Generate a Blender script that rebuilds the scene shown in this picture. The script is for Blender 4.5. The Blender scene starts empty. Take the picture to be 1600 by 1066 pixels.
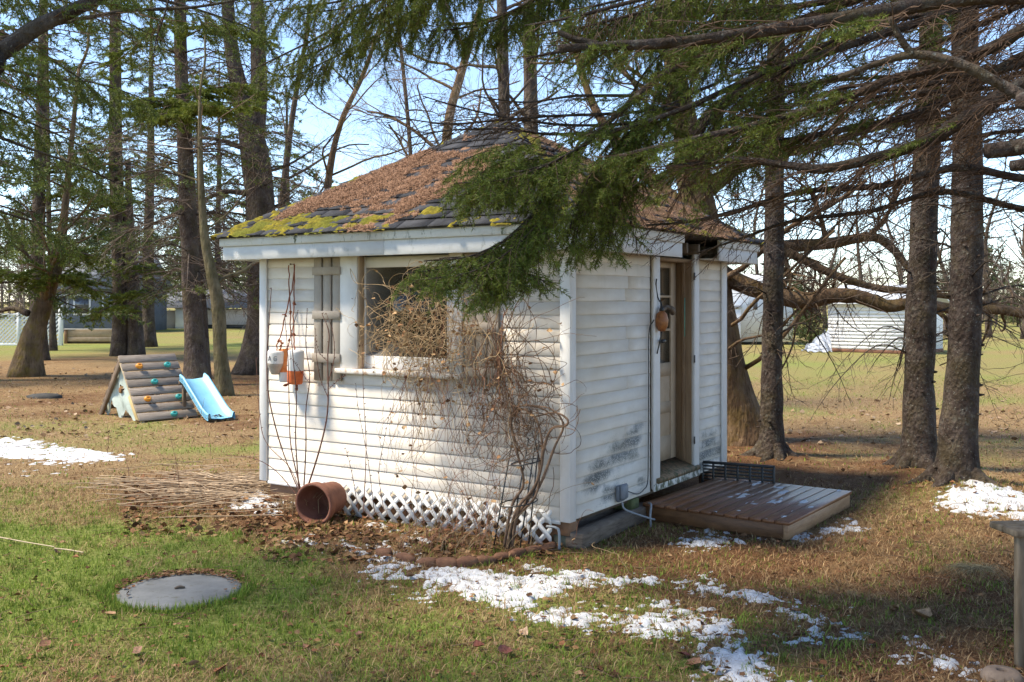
import bpy, math, random
import numpy as np
from mathutils import Vector, Matrix

# ------------------------------------------------------------------ camera, sky, sun, exposure
scene = bpy.context.scene
F, CX, HY, H = 1570.0, 800.0, 470.0, 1.834      # focal length in photo pixels, centre, horizon row, eye height
cam_d = bpy.data.cameras.new("camera")
cam = bpy.data.objects.new("camera", cam_d)
scene.collection.objects.link(cam)
cam.location = (0, 0, H)
cam.rotation_euler = (math.radians(90), 0, 0)
cam_d.sensor_width = 36.0
cam_d.lens = F / 1600 * 36.0
cam_d.shift_y = -63 / 1600
cam_d.clip_end = 3000
scene.camera = cam

SUN_EL, SUN_AZ = 55.0, 262.0                     # degrees; azimuth clockwise from +Y (262 = from the left, a little from behind)
world = bpy.data.worlds.new("World")
scene.world = world
world.use_nodes = True
wn = world.node_tree
sky = wn.nodes.new("ShaderNodeTexSky")
sky.sky_type = 'NISHITA'
sky.sun_disc = False
sky.sun_elevation = math.radians(SUN_EL)
sky.sun_rotation = math.radians(SUN_AZ)
sky.air_density = 0.8
sky.dust_density = 0.0
sky.ozone_density = 1.0
wn.links.new(sky.outputs[0], wn.nodes["Background"].inputs[0])
wn.nodes["Background"].inputs[1].default_value = 0.12
sun_d = bpy.data.lights.new("sun", 'SUN')
sun_d.energy = 2.7
sun_d.angle = math.radians(10.0)
sun_d.color = (1.0, 0.89, 0.72)
sun = bpy.data.objects.new("sun", sun_d)
scene.collection.objects.link(sun)
_e, _a = math.radians(SUN_EL), math.radians(SUN_AZ)
_dir = Vector((math.cos(_e) * math.sin(_a), math.cos(_e) * math.cos(_a), math.sin(_e)))
sun.rotation_euler = _dir.to_track_quat('Z', 'Y').to_euler()
sun.location = _dir * 60
scene.view_settings.view_transform = 'Standard'
scene.view_settings.look = 'None'
scene.view_settings.gamma = 1.0
scene.view_settings.use_curve_mapping = False
scene.view_settings.exposure = 1.5

# ------------------------------------------------------------------ helpers
R = np.random.default_rng(7)
COL = scene.collection
UP = np.array([0., 0., 1.])

def P(px, py, d):
    return np.array([(px - CX) / F * d, d, H - (py - HY) / F * d])

def G(px, py):
    return P(px, py, F * H / (py - HY))

def nrm(v):
    v = np.asarray(v, float)
    return v / (np.linalg.norm(v, axis=-1, keepdims=True) + 1e-12)

def _hash(ix, iy, iz, seed):
    h = (ix * 374761393 + iy * 668265263 + iz * 2147483647 + seed * 974711) & 0xffffffff
    h = ((h ^ (h >> 13)) * 1274126177) & 0xffffffff
    h = h ^ (h >> 16)
    return (h & 0xffff) / 65535.0

def vnoise(x, y, z=0.0, seed=0):
    x, y = np.broadcast_arrays(np.asarray(x, float), np.asarray(y, float))
    z = np.broadcast_to(np.asarray(z, float), x.shape)
    xi, yi, zi = (np.floor(a).astype(np.int64) for a in (x, y, z))
    fx, fy, fz = x - xi, y - yi, z - zi
    fx, fy, fz = (f * f * (3 - 2 * f) for f in (fx, fy, fz))
    r = 0
    for dx in (0, 1):
        for dy in (0, 1):
            for dz in (0, 1):
                w = (fx if dx else 1 - fx) * (fy if dy else 1 - fy) * (fz if dz else 1 - fz)
                r = r + w * _hash(xi + dx, yi + dy, zi + dz, seed)
    return r

def fbm(x, y, z=0.0, seed=0, oct=4, gain=.5):
    a, s, r, f = 1.0, 0.0, 0.0, 1.0
    for o in range(oct):
        r = r + a * vnoise(np.asarray(x) * f, np.asarray(y) * f, np.asarray(z) * f, seed + o * 17)
        s += a; a *= gain; f *= 2.03
    return r / s

class MB:
    """collects geometry for ONE mesh object"""
    def __init__(s):
        s.v, s.f, s.c, s.n = [], [], [], 0
    def add(s, V, Fc, col=None):
        V = np.asarray(V, float).reshape(-1, 3)
        s.v.append(V); s.f.append(np.asarray(Fc, np.int64) + s.n); s.n += len(V)
        if col is None:
            col = np.ones((len(V), 3)) * .5
        col = np.asarray(col, float)
        if col.ndim == 1:
            col = np.tile(col, (len(V), 1))
        s.c.append(col)
        return s
    def box(s, lo, hi, b=0.0, M=None):
        V, fs = chbox(lo, hi, b)
        if M is not None:
            V = V @ M[:3, :3].T + M[:3, 3]
        base = s.n
        s.v.append(V); s.n += len(V); s.c.append(np.ones((len(V), 3)) * .5)
        for k in fs:
            s.f.append(np.asarray(k, np.int64) + base)
        return s
    def mesh(s, name, smooth=False, color=False):
        me = bpy.data.meshes.new(name)
        if not s.v:
            return me
        V = np.concatenate(s.v)
        loops = np.concatenate([f.ravel() for f in s.f])
        tot = np.concatenate([np.full(len(f), f.shape[1]) for f in s.f])
        me.vertices.add(len(V)); me.vertices.foreach_set("co", V.ravel().astype(np.float32))
        me.loops.add(len(loops)); me.loops.foreach_set("vertex_index", loops.astype(np.int32))
        me.polygons.add(len(tot))
        st = np.concatenate([[0], np.cumsum(tot)[:-1]])
        me.polygons.foreach_set("loop_start", st.astype(np.int32))
        if smooth:
            me.polygons.foreach_set("use_smooth", np.ones(len(tot), bool))
        if color:
            C = np.concatenate(s.c)
            at = me.color_attributes.new("Col", 'FLOAT_COLOR', 'POINT')
            at.data.foreach_set("color", np.concatenate([C, np.ones((len(C), 1))], 1).ravel().astype(np.float32))
        me.update(calc_edges=True)
        return me
    def obj(s, name, mat, parent=None, smooth=False, color=False):
        return link(name, s.mesh(name, smooth, color), mat, parent)

def link(name, me, mat=None, parent=None):
    o = bpy.data.objects.new(name, me)
    COL.objects.link(o)
    if mat is not None and me is not None and len(me.materials) == 0:
        me.materials.append(mat)
    if parent is not None:
        o.parent = parent
    return o

def chbox(lo, hi, b):
    lo, hi = np.array(lo, float), np.array(hi, float)
    ctr = (lo + hi) / 2
    if b <= 0:
        V = np.array([[(lo, hi)[i][0], (lo, hi)[j][1], (lo, hi)[k][2]] for i in (0, 1) for j in (0, 1) for k in (0, 1)])
        fs = [np.array([[0, 1, 3, 2], [4, 6, 7, 5], [0, 4, 5, 1], [2, 3, 7, 6], [0, 2, 6, 4], [1, 5, 7, 3]])]
        return V, fs
    b = min(b, .45 * float((hi - lo).min()))
    V, idx = [], {}
    for i in (0, 1):
        for j in (0, 1):
            for k in (0, 1):
                for a in range(3):
                    p = []
                    for ax, s in enumerate((i, j, k)):
                        c = (lo, hi)[s][ax]
                        if ax != a:
                            c += b if s == 0 else -b
                        p.append(c)
                    idx[(i, j, k, a)] = len(V); V.append(p)
    V = np.array(V); q, t = [], []
    for a in range(3):
        o1, o2 = [x for x in range(3) if x != a]
        for s in (0, 1):
            f = []
            for (u, w) in ((0, 0), (1, 0), (1, 1), (0, 1)):
                c = [0, 0, 0]; c[a] = s; c[o1] = u; c[o2] = w
                f.append(idx[(*c, a)])
            q.append(f)
    for a in range(3):                                   # edges along axis a
        o1, o2 = [x for x in range(3) if x != a]
        for u in (0, 1):
            for w in (0, 1):
                c0 = [0, 0, 0]; c0[o1] = u; c0[o2] = w; c1 = list(c0); c1[a] = 1
                q.append([idx[(*c0, o1)], idx[(*c1, o1)], idx[(*c1, o2)], idx[(*c0, o2)]])
    for i in (0, 1):
        for j in (0, 1):
            for k in (0, 1):
                t.append([idx[(i, j, k, a)] for a in range(3)])
    def orient(fl):
        out = []
        for f in fl:
            p = V[f]
            n = np.cross(p[1] - p[0], p[2] - p[0])
            out.append(f if np.dot(n, p.mean(0) - ctr) > 0 else f[::-1])
        return np.array(out)
    return V, [orient(q), orient(t)]

def RX(a, ax='Z', loc=(0, 0, 0)):
    M = np.array(Matrix.Rotation(a, 4, ax)); M[:3, 3] = loc
    return M

def frame(origin, X, Y, Z):
    M = np.eye(4); M[:3, 0] = X; M[:3, 1] = Y; M[:3, 2] = Z; M[:3, 3] = origin
    return M

def catmull(pts, n):
    p = np.asarray(pts, float)
    if len(p) == 2:
        t = np.linspace(0, 1, n)[:, None]
        return p[0] * (1 - t) + p[1] * t
    q = np.vstack([2 * p[0] - p[1], p, 2 * p[-1] - p[-2]])
    u = np.linspace(0, len(p) - 1, n); i = np.minimum(u.astype(int), len(p) - 2); t = (u - i)[:, None]
    a, b, c, d = q[i], q[i + 1], q[i + 2], q[i + 3]
    return .5 * (2 * b + (c - a) * t + (2 * a - 5 * b + 4 * c - d) * t ** 2 + (3 * b - a - 3 * c + d) * t ** 3)

def interp_r(rad, n):
    return np.interp(np.linspace(0, 1, n), np.linspace(0, 1, len(rad)), rad)

def tube(mb, path, rad, sides=8, col=None, noise=0.0, nscale=6.0, seed=0, cap=True):
    """a continuous round tube through path with radius rad"""
    p = np.asarray(path, float); n = len(p)
    r = np.broadcast_to(np.asarray(rad, float), (n,))
    T = nrm(np.gradient(p, axis=0))
    a = np.array([1., 0, 0]) if abs(T[0][0]) < .8 else np.array([0, 1., 0])
    N = np.zeros_like(p); N[0] = nrm(np.cross(T[0], a))
    for i in range(1, n):
        v = N[i - 1] - T[i] * np.dot(N[i - 1], T[i]); N[i] = nrm(v)
    B = np.cross(T, N)
    th = np.linspace(0, 2 * np.pi, sides, endpoint=False)
    ring = np.cos(th)[None, :, None] * N[:, None, :] + np.sin(th)[None, :, None] * B[:, None, :]
    rr = r[:, None] * np.ones((1, sides))
    if noise > 0:
        q = p[:, None, :] + ring * r[:, None, None]
        rr = rr * (1 + noise * (2 * fbm(q[..., 0] * nscale, q[..., 1] * nscale, q[..., 2] * nscale * .5, seed, 3) - 1))
    V = (p[:, None, :] + ring * rr[..., None]).reshape(-1, 3)
    i, j = np.meshgrid(np.arange(n - 1), np.arange(sides), indexing='ij'); j2 = (j + 1) % sides
    Fq = np.stack([i * sides + j, i * sides + j2, (i + 1) * sides + j2, (i + 1) * sides + j], -1).reshape(-1, 4)
    mb.add(V, Fq, col)
    if cap:
        mb.f.append(np.array([[mb.n - sides + k for k in range(sides)]]))
        mb.f.append(np.array([[mb.n - sides * n + k for k in range(sides)][::-1]]))

class Segs:
    """many thin straight twig pieces, built in one vectorised go"""
    def __init__(s): s.a, s.b, s.ra, s.rb, s.c = [], [], [], [], []
    def add(s, A, B, ra, rb, col=None):
        A = np.atleast_2d(A); B = np.atleast_2d(B); n = len(A)
        s.a.append(A); s.b.append(B)
        s.ra.append(np.broadcast_to(ra, (n,)).astype(float)); s.rb.append(np.broadcast_to(rb, (n,)).astype(float))
        s.c.append(np.tile(np.array([.5, .5, .5]) if col is None else np.asarray(col), (n, 1)) if np.ndim(col) < 2 else col)
    def poly(s, pts, ra, rb, col=None):
        pts = np.asarray(pts); r = np.linspace(ra, rb, len(pts))
        s.add(pts[:-1], pts[1:], r[:-1], r[1:], col)
    def build(s, mb, sides=3, thin=0.0):
        """pieces thinner than thin become single slivers, the rest small prisms"""
        if not s.a: return
        A, B = np.concatenate(s.a), np.concatenate(s.b); ra, rb = np.concatenate(s.ra), np.concatenate(s.rb); c = np.concatenate(s.c)
        k = ra < thin
        if k.any():
            T = nrm(B[k] - A[k]); N = nrm(np.cross(T, np.random.default_rng(1).normal(size=T.shape))) * 1.25
            V = np.stack([A[k] - N * ra[k][:, None], A[k] + N * ra[k][:, None], B[k] + N * rb[k][:, None], B[k] - N * rb[k][:, None]], 1)
            mb.add(V.reshape(-1, 3), np.arange(len(V) * 4).reshape(-1, 4), np.repeat(c[k], 4, 0))
            A, B, ra, rb, c = A[~k], B[~k], ra[~k], rb[~k], c[~k]
            if len(A) == 0: return
        T = nrm(B - A); h = np.where(np.abs(T[:, 2:3]) < .9, UP, np.array([1., 0, 0]))
        N = nrm(np.cross(T, h)); Bn = np.cross(T, N)
        V = []
        for base, r in ((A, ra), (B, rb)):
            for k in range(sides):
                th = 2 * math.pi * k / sides
                V.append(base + (N * math.cos(th) + Bn * math.sin(th)) * r[:, None])
        V = np.stack(V, 1); m = len(A); o = np.arange(m)[:, None] * 2 * sides
        Fq = np.concatenate([np.concatenate([o + k, o + (k + 1) % sides, o + sides + (k + 1) % sides, o + sides + k], 1) for k in range(sides)])
        mb.add(V.reshape(-1, 3), Fq, np.repeat(c, 2 * sides, 0))

def needles(mb, A, B, dens, ln, w, c0, c1, rng, fwd=.55, up=0.0, tint=None):
    A, B = np.atleast_2d(A), np.atleast_2d(B)
    L = np.linalg.norm(B - A, axis=1); k = np.maximum(1, rng.poisson(L * dens))
    i = np.repeat(np.arange(len(A)), k); u = rng.random(len(i))[:, None]
    T = nrm(B - A)[i]; p = A[i] * (1 - u) + B[i] * u
    q = nrm(rng.normal(size=(len(i), 3)) + np.array([0, 0, up])); q = nrm(q - T * (q * T).sum(1, keepdims=True))
    d = nrm(T * fwd + q * (1 - fwd * .45))
    s = nrm(np.cross(d, rng.normal(size=d.shape)))
    l = ln * rng.uniform(.7, 1.2, len(i))[:, None]
    V = np.stack([p - s * w / 2, p + s * w / 2, p + d * l], 1).reshape(-1, 3)
    f = rng.random(len(A))[i][:, None] * .8 + rng.random((len(i), 1)) * .2
    c = np.asarray(c0) * (1 - f) + np.asarray(c1) * f
    mb.add(V, np.arange(len(V)).reshape(-1, 3), np.repeat(c, 3, 0))

def sheet(mb, nx, ny, pos, thick, tbase, col=None):
    """raised patch (snow, moss, litter): keeps the cells of a grid where thickness is positive; edges dive under the base"""
    t = thick
    keepv = t > 0
    kc = keepv[:-1, :-1] | keepv[1:, :-1] | keepv[:-1, 1:] | keepv[1:, 1:]
    i, j = np.nonzero(kc)
    ny1 = t.shape[1]
    q = np.stack([i * ny1 + j, (i + 1) * ny1 + j, (i + 1) * ny1 + j + 1, i * ny1 + j + 1], 1)
    used, inv = np.unique(q, return_inverse=True)
    mb.add(pos.reshape(-1, 3)[used], inv.reshape(-1, 4), None if col is None else col.reshape(-1, 3)[used])

# ------------------------------------------------------------------ labels
def tag(o, label, cat=None, group=None, kind=None):
    if label: o["label"] = label
    if cat: o["category"] = cat
    if group: o["group"] = group
    if kind: o["kind"] = kind
    return o

def thing(name, label, cat, loc=(0, 0, 0), rz=0.0, group=None):
    o = bpy.data.objects.new(name, None); COL.objects.link(o)
    o.empty_display_size = .1
    o.location = tuple(loc); o.rotation_euler = (0, 0, rz)
    return tag(o, label, cat, group)

# ------------------------------------------------------------------ materials
class NT:
    def __init__(s, name):
        s.m = bpy.data.materials.new(name); s.m.use_nodes = True
        s.t = s.m.node_tree; s.b = s.t.nodes["Principled BSDF"]
        s.geo = s.t.nodes.new("ShaderNodeNewGeometry")
        s.pos = s.geo.outputs["Position"]
    def n(s, typ, **kw):
        x = s.t.nodes.new(typ)
        for k, v in kw.items(): setattr(x, k, v)
        return x
    def l(s, a, b): s.t.links.new(a, b)
    def sep(s):
        x = s.n("ShaderNodeSeparateXYZ"); s.l(s.pos, x.inputs[0]); return x
    def vscale(s, src, sc):
        x = s.n("ShaderNodeVectorMath", operation='MULTIPLY'); s.l(src, x.inputs[0]); x.inputs[1].default_value = sc; return x.outputs[0]
    def noise(s, scale, detail=4, rough=.6, vec=None, dist=0.0):
        x = s.n("ShaderNodeTexNoise"); x.inputs["Scale"].default_value = scale; x.inputs["Detail"].default_value = detail
        x.inputs["Roughness"].default_value = rough; x.inputs["Distortion"].default_value = dist
        s.l(s.pos if vec is None else vec, x.inputs["Vector"]); return x.outputs["Fac"]
    def voro(s, scale, vec=None, feat='F1'):
        x = s.n("ShaderNodeTexVoronoi", feature=feat); x.inputs["Scale"].default_value = scale
        s.l(s.pos if vec is None else vec, x.inputs["Vector"]); return x.outputs["Distance"]
    def ramp(s, src, stops):
        x = s.n("ShaderNodeValToRGB"); e = x.color_ramp.elements
        while len(e) < len(stops): e.new(.5)
        for k, (p, c) in enumerate(stops):
            e[k].position = p; e[k].color = (*c, 1) if len(c) == 3 else c
        s.l(src, x.inputs[0]); return x.outputs["Color"]
    def thr(s, src, a, b):
        x = s.n("ShaderNodeMapRange"); x.inputs[1].default_value = a; x.inputs[2].default_value = b; x.clamp = True
        s.l(src, x.inputs[0]); return x.outputs[0]
    def math(s, op, a, b):
        x = s.n("ShaderNodeMath", operation=op)
        for i, v in enumerate((a, b)):
            if isinstance(v, (int, float)): x.inputs[i].default_value = v
            else: s.l(v, x.inputs[i])
        return x.outputs[0]
    def mix(s, f, a, b, mode='MIX'):
        x = s.n("ShaderNodeMix", data_type='RGBA', blend_type=mode)
        for i, v in ((0, f), (6, a), (7, b)):
            if isinstance(v, (int, float)): x.inputs[i].default_value = v
            elif isinstance(v, tuple): x.inputs[i].default_value = (*v, 1)
            else: s.l(v, x.inputs[i])
        return x.outputs[2]
    def attr(s, name="Col"):
        x = s.n("ShaderNodeAttribute"); x.attribute_name = name; return x.outputs["Color"]
    def rand(s):
        return s.n("ShaderNodeObjectInfo").outputs["Random"]
    def bump(s, h, st, dist=.02):
        x = s.n("ShaderNodeBump"); x.inputs["Strength"].default_value = st; x.inputs["Distance"].default_value = dist
        s.l(h, x.inputs["Height"]); s.l(x.outputs[0], s.b.inputs["Normal"])
    def out(s, col=None, rough=.8, spec=.3):
        if col is not None:
            if isinstance(col, tuple): s.b.inputs["Base Color"].default_value = (*col, 1)
            else: s.l(col, s.b.inputs["Base Color"])
        if isinstance(rough, (int, float)): s.b.inputs["Roughness"].default_value = rough
        else: s.l(rough, s.b.inputs["Roughness"])
        s.b.inputs["Specular IOR Level"].default_value = spec
        return s.m

def m_simple(name, c0, c1, scale=8, rough=.8, bump=.2, stretch=None, spec=.3, detail=5, dist=.01, objvar=0.0, bscale=None, objc=False):
    t = NT(name)
    if objc: t.pos = t.n('ShaderNodeTexCoord').outputs['Object']
    vec = t.vscale(t.pos, stretch) if stretch else None
    f = t.noise(scale, detail, .65, vec)
    c = t.ramp(f, [(.3, c0), (.7, c1)])
    if objvar > 0:
        v = t.n("ShaderNodeMapRange"); v.inputs[3].default_value = 1 - objvar; v.inputs[4].default_value = 1 + objvar
        t.l(t.rand(), v.inputs[0])
        hs = t.n("ShaderNodeHueSaturation"); t.l(v.outputs[0], hs.inputs["Value"]); t.l(c, hs.inputs["Color"]); c = hs.outputs[0]
    if bump: t.bump(t.noise(bscale or scale * 3, 4, .7, vec), bump, dist)
    return t.out(c, rough, spec)

def m_attr(name, rough=.8, spec=.2, var=.25, scale=40, trans=0.0):
    t = NT(name)
    c = t.attr()
    f = t.noise(scale, 2)
    c = t.mix(1.0, c, t.ramp(f, [(.3, (1 - var,) * 3), (.7, (1 + var,) * 3)]), 'MULTIPLY')
    t.out(c, rough, spec)
    if trans > 0:
        tr = t.n("ShaderNodeBsdfTranslucent"); t.l(c, tr.inputs[0])
        mx = t.n("ShaderNodeMixShader"); mx.inputs[0].default_value = trans
        t.l(t.b.outputs[0], mx.inputs[1]); t.l(tr.outputs[0], mx.inputs[2])
        t.l(mx.outputs[0], t.t.nodes["Material Output"].inputs[0])
    return t.m

# ------------------------------------------------------------------ shed frame (needed by the ground)
W, D = 3.22, 3.09
AX = np.array([.837, -.547, 0]); AX /= np.linalg.norm(AX)
AY = np.array([-AX[1], AX[0], 0])
CORNER = np.array([.4206, 7.42, 0.])
ORG = CORNER - AX * W
SHED_RZ = math.atan2(AX[1], AX[0])
def loc2w(x, y, z=0.0): return ORG + AX * x + AY * y + UP * z
def w2loc(X, Y):
    dx, dy = X - ORG[0], Y - ORG[1]
    return dx * AX[0] + dy * AX[1], dx * AY[0] + dy * AY[1]
def on_front(px, py, off=0.0):
    """pixel -> (local x, z) on the plane local y = -off"""
    r = P(px, py, 1.0) - np.array([0, 0, H]); o = np.array([0, 0, H])
    n = AY; t = ((ORG - AY * off - o) @ n) / (r @ n); q = o + r * t
    return (q - ORG) @ AX, q[2]
def on_side(px, py, off=0.0):
    """pixel -> (local y, z) on the plane local x = W + off"""
    r = P(px, py, 1.0) - np.array([0, 0, H]); o = np.array([0, 0, H])
    t = ((CORNER + AX * off - o) @ AX) / (r @ AX); q = o + r * t
    return (q - ORG) @ AY, q[2]

# ------------------------------------------------------------------ ground zones
ZC = np.array([
 (0,1060,.7,.08),(200,1050,.6,.15),(400,1050,.55,.2),(600,1050,.5,.25),(800,1050,.5,.3),(1000,1050,.42,.42),(1200,1050,.38,.5),(1400,1050,.18,.7),(1590,1040,.1,.75),
 (0,950,.9,0),(150,930,.95,0),(300,965,.95,0),(450,940,.75,.1),(600,950,.6,.2),(800,970,.5,.3),(1000,980,.42,.42),(1300,950,.18,.68),(1500,930,.1,.75),
 (0,850,.9,0),(150,850,.85,0),(300,850,.7,.1),(450,880,.62,.15),(560,870,.25,.5),(700,880,.2,.6),(900,880,.3,.5),(1050,880,.2,.75),(1200,870,.12,.8),(1350,850,.12,.6),(1500,850,.08,.55),
 (0,790,.55,.05),(120,790,.4,.15),(0,745,.3,.25),(150,740,.3,.25),(250,780,.05,.8),(400,790,.05,.9),(300,720,.4,.25),(380,700,.4,.25),
 (0,690,.5,.1),(150,690,.5,.15),(300,690,.4,.2),(380,660,.1,.5),(70,640,.15,.45),(0,610,.08,.4),(100,600,.05,.4),(300,620,.05,.5),
 (0,575,.12,.45),(100,565,.1,.45),(380,600,.05,.5),(250,560,.3,.2),(0,550,.6,.05),(120,548,.65,0),(250,525,.5,0),(350,540,.6,0),(300,505,.55,0),(120,510,.6,0),
 (1200,740,.12,.7),(1350,770,.12,.6),(1250,700,.12,.65),(1350,690,.15,.35),(1550,720,.25,.3),(1580,760,.2,.35),(1350,650,.1,.25),(1560,660,.05,.4),
 (1250,640,.35,.05),(1560,620,.4,.05),(1350,600,.48,0),(1250,570,.55,0),(1350,560,.6,0),(1560,560,.5,0),(1200,545,.4,0),(1350,545,.6,0),(800,500,.6,0),(800,600,.2,.4)], float)
def zone(x, y):
    """green amount and brown-litter amount of the ground at world x, y"""
    d = np.maximum(y, 4.0)
    u = (CX + F * x / d) / 300.; v = 2.5 * np.log(F * H / d)
    cu = ZC[:, 0] / 300.; cv = 2.5 * np.log(ZC[:, 1] - HY)
    sh = np.shape(u); u = np.ravel(u); v = np.ravel(v)
    g = np.zeros(len(u)); l = np.zeros(len(u))
    for s in range(0, len(u), 40000):
        w = 1 / ((u[s:s + 40000, None] - cu) ** 2 + (v[s:s + 40000, None] - cv) ** 2 + .01) ** 2
        w /= w.sum(1, keepdims=True)
        g[s:s + 40000] = w @ ZC[:, 2]; l[s:s + 40000] = w @ ZC[:, 3]
    return g.reshape(sh), l.reshape(sh)
def gz(x, y):
    """ground height"""
    x = np.asarray(x, float); y = np.asarray(y, float)
    a = np.clip((22 - y) / 8, 0, 1)
    z = (fbm(x * .9, y * .9, 0, 3, 3) - .5) * .05 * a + (fbm(x * 5, y * 5, 0, 5, 3) - .5) * .022 * a
    for (tx, ty, r, hgt) in MOUNDS:
        z = z + hgt * np.exp(-((x - tx) ** 2 + (y - ty) ** 2) / (2 * r * r))
    return z
MOUNDS = []
for (px, py, r, h) in ((1510, 772, .42, .13), (1437, 738, .45, .08), (1205, 715, .35, .05), (1535, 915, .2, .05), (455, 775, .4, .03)):
    q = G(px, py); MOUNDS.append((q[0], q[1], r, h))

# colours (real-world base colours)
C_GREEN0, C_GREEN1 = np.array((.09, .145, .015)), np.array((.27, .35, .055))
C_STRAW0, C_STRAW1 = np.array((.16, .092, .04)), np.array((.54, .375, .19))
C_LIT0, C_LIT1 = np.array((.07, .034, .016)), np.array((.27, .145, .068))

def grid_sheet(xs, ys):
    X, Y = np.meshgrid(xs, ys, indexing='ij')
    n, m = len(xs), len(ys)
    i, j = np.meshgrid(np.arange(n - 1), np.arange(m - 1), indexing='ij')
    q = np.stack([i * m + j, (i + 1) * m + j, (i + 1) * m + j + 1, i * m + j + 1], -1).reshape(-1, 4)
    return X, Y, q
xs = np.unique(np.concatenate([-np.geomspace(7, 1500, 34), np.arange(-7, 7.01, .12), np.geomspace(7, 1500, 34)]))
ys = np.unique(np.concatenate([[-1500, -600, -200, -60, -20, -8, -3, 0, 2, 3.5], np.arange(4.2, 17, .11), np.geomspace(17, 1800, 70)]))
X, Y, q = grid_sheet(xs, ys)
Z = gz(X, Y)
g, l = zone(X, Y)
nz = fbm(X * 1.3, Y * 1.3, 0, 11, 4) - .5
g = np.clip(g + nz * .9 * np.clip(1.4 - np.abs(g - .5) * 1.2, .3, 1), 0, 1)
l = np.clip(l + (fbm(X * 1.7, Y * 1.7, 0, 23, 4) - .5) * .8, 0, 1)
gm = MB(); gm.add(np.stack([X, Y, Z], -1).reshape(-1, 3), q, np.stack([g, l, np.zeros_like(g)], -1).reshape(-1, 3))
t = NT("ground_turf")
zc = t.attr(); sp = t.n("ShaderNodeSeparateColor"); t.l(zc, sp.inputs[0])
fine = t.noise(28, 6, .75); mid = t.noise(5, 5, .7); spk = t.noise(120, 2, .6)
green = t.ramp(fine, [(.3, (.07, .10, .016)), (.5, (.22, .25, .058)), (.72, (.42, .42, .145))])
straw = t.ramp(fine, [(.28, (.075, .042, .019)), (.5, (.30, .195, .092)), (.75, (.60, .44, .24))])
lit = t.ramp(spk, [(.3, (.042, .02, .010)), (.52, (.17, .085, .039)), (.75, (.42, .24, .12))])
gf = t.thr(t.math('ADD', sp.outputs[0], t.math('MULTIPLY', t.math('SUBTRACT', fine, .5), 1.1)), .25, .75)
lf = t.thr(t.math('ADD', sp.outputs[1], t.math('MULTIPLY', t.math('SUBTRACT', mid, .5), 1.2)), .3, .7)
c = t.mix(gf, straw, green); c = t.mix(lf, c, lit)
t.bump(t.noise(45, 5, .8), .9, .03)
M_GROUND = t.out(c, .95, .1)
tag(gm.obj("ground", M_GROUND, smooth=True, color=True), None, None, None, "structure")

# ------------------------------------------------------------------ snow
SNOW = [  # polygon in photo pixels on the ground, coverage
 ([(-30,683),(30,686),(120,697),(178,706),(172,722),(95,727),(40,718),(-30,716)], .74),
 ([(-30,725),(90,728),(170,738),(120,750),(0,745)], .22),
 ([(640,880),(720,878),(800,890),(900,893),(945,915),(905,935),(800,948),(720,925),(660,905)], 1.0),
 ([(560,862),(640,878),(720,905),(800,945),(720,935),(640,925),(560,890)], .55),
 ([(440,852),(480,843),(530,850),(500,858),(450,862)], .8),
 ([(520,845),(640,862),(760,880),(700,892),(600,880),(520,870)], .62),
 ([(380,792),(410,768),(440,775),(455,800),(430,812),(395,806)], .95),
 ([(540,812),(620,815),(660,850),(600,850),(545,835)], .45),
 ([(800,950),(880,938),(960,960),(940,990),(870,985),(820,970)], .75),
 ([(930,970),(1040,935),(1140,985),(1120,1010),(1000,1010)], .78),
 ([(1060,910),(1150,905),(1250,940),(1330,975),(1260,985),(1180,960)], .70),
 ([(1060,1000),(1130,965),(1220,1010),(1260,1040),(1290,1075),(1160,1075),(1090,1040)], .9),
 ([(1200,960),(1330,985),(1500,1010),(1540,1060),(1420,1040),(1290,1010)], .55),
 ([(1465,790),(1500,760),(1545,766),(1600,783),(1660,800),(1660,822),(1560,812),(1490,800)], 1.05),
 ([(1430,757),(1452,755),(1455,762),(1432,764)], .8),
 ([(1072,842),(1110,834),(1150,836),(1195,848),(1150,854),(1100,852)], 1.0),
 ([(1240,846),(1270,828),(1312,812),(1318,822),(1280,842)], .95),
 ([(1555,1052),(1600,1042),(1640,1060),(1580,1062)], .8),
 ([(225,543),(255,541),(262,548),(230,550)], .8),
 ([(100,538),(170,538),(172,542),(100,542)], .7),
 ([(850,905),(1000,890),(1060,910),(980,930),(900,930)], .62)]
SNOWW = [(np.array([G(*p)[:2] for p in poly]), c) for poly, c in SNOW]
def sdist(x, y, poly):
    d = np.full(x.shape, 1e9); ins = np.zeros(x.shape, bool)
    for a, b in zip(poly, np.roll(poly, -1, 0)):
        e = b - a; t_ = np.clip(((x - a[0]) * e[0] + (y - a[1]) * e[1]) / (e @ e), 0, 1)
        d = np.minimum(d, np.hypot(x - a[0] - t_ * e[0], y - a[1] - t_ * e[1]))
        cnd = (a[1] > y) != (b[1] > y)
        with np.errstate(divide='ignore', invalid='ignore'):
            ins ^= cnd & (x < (b[0] - a[0]) * (y - a[1]) / (b[1] - a[1]) + a[0])
    return np.where(ins, d, -d)
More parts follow.
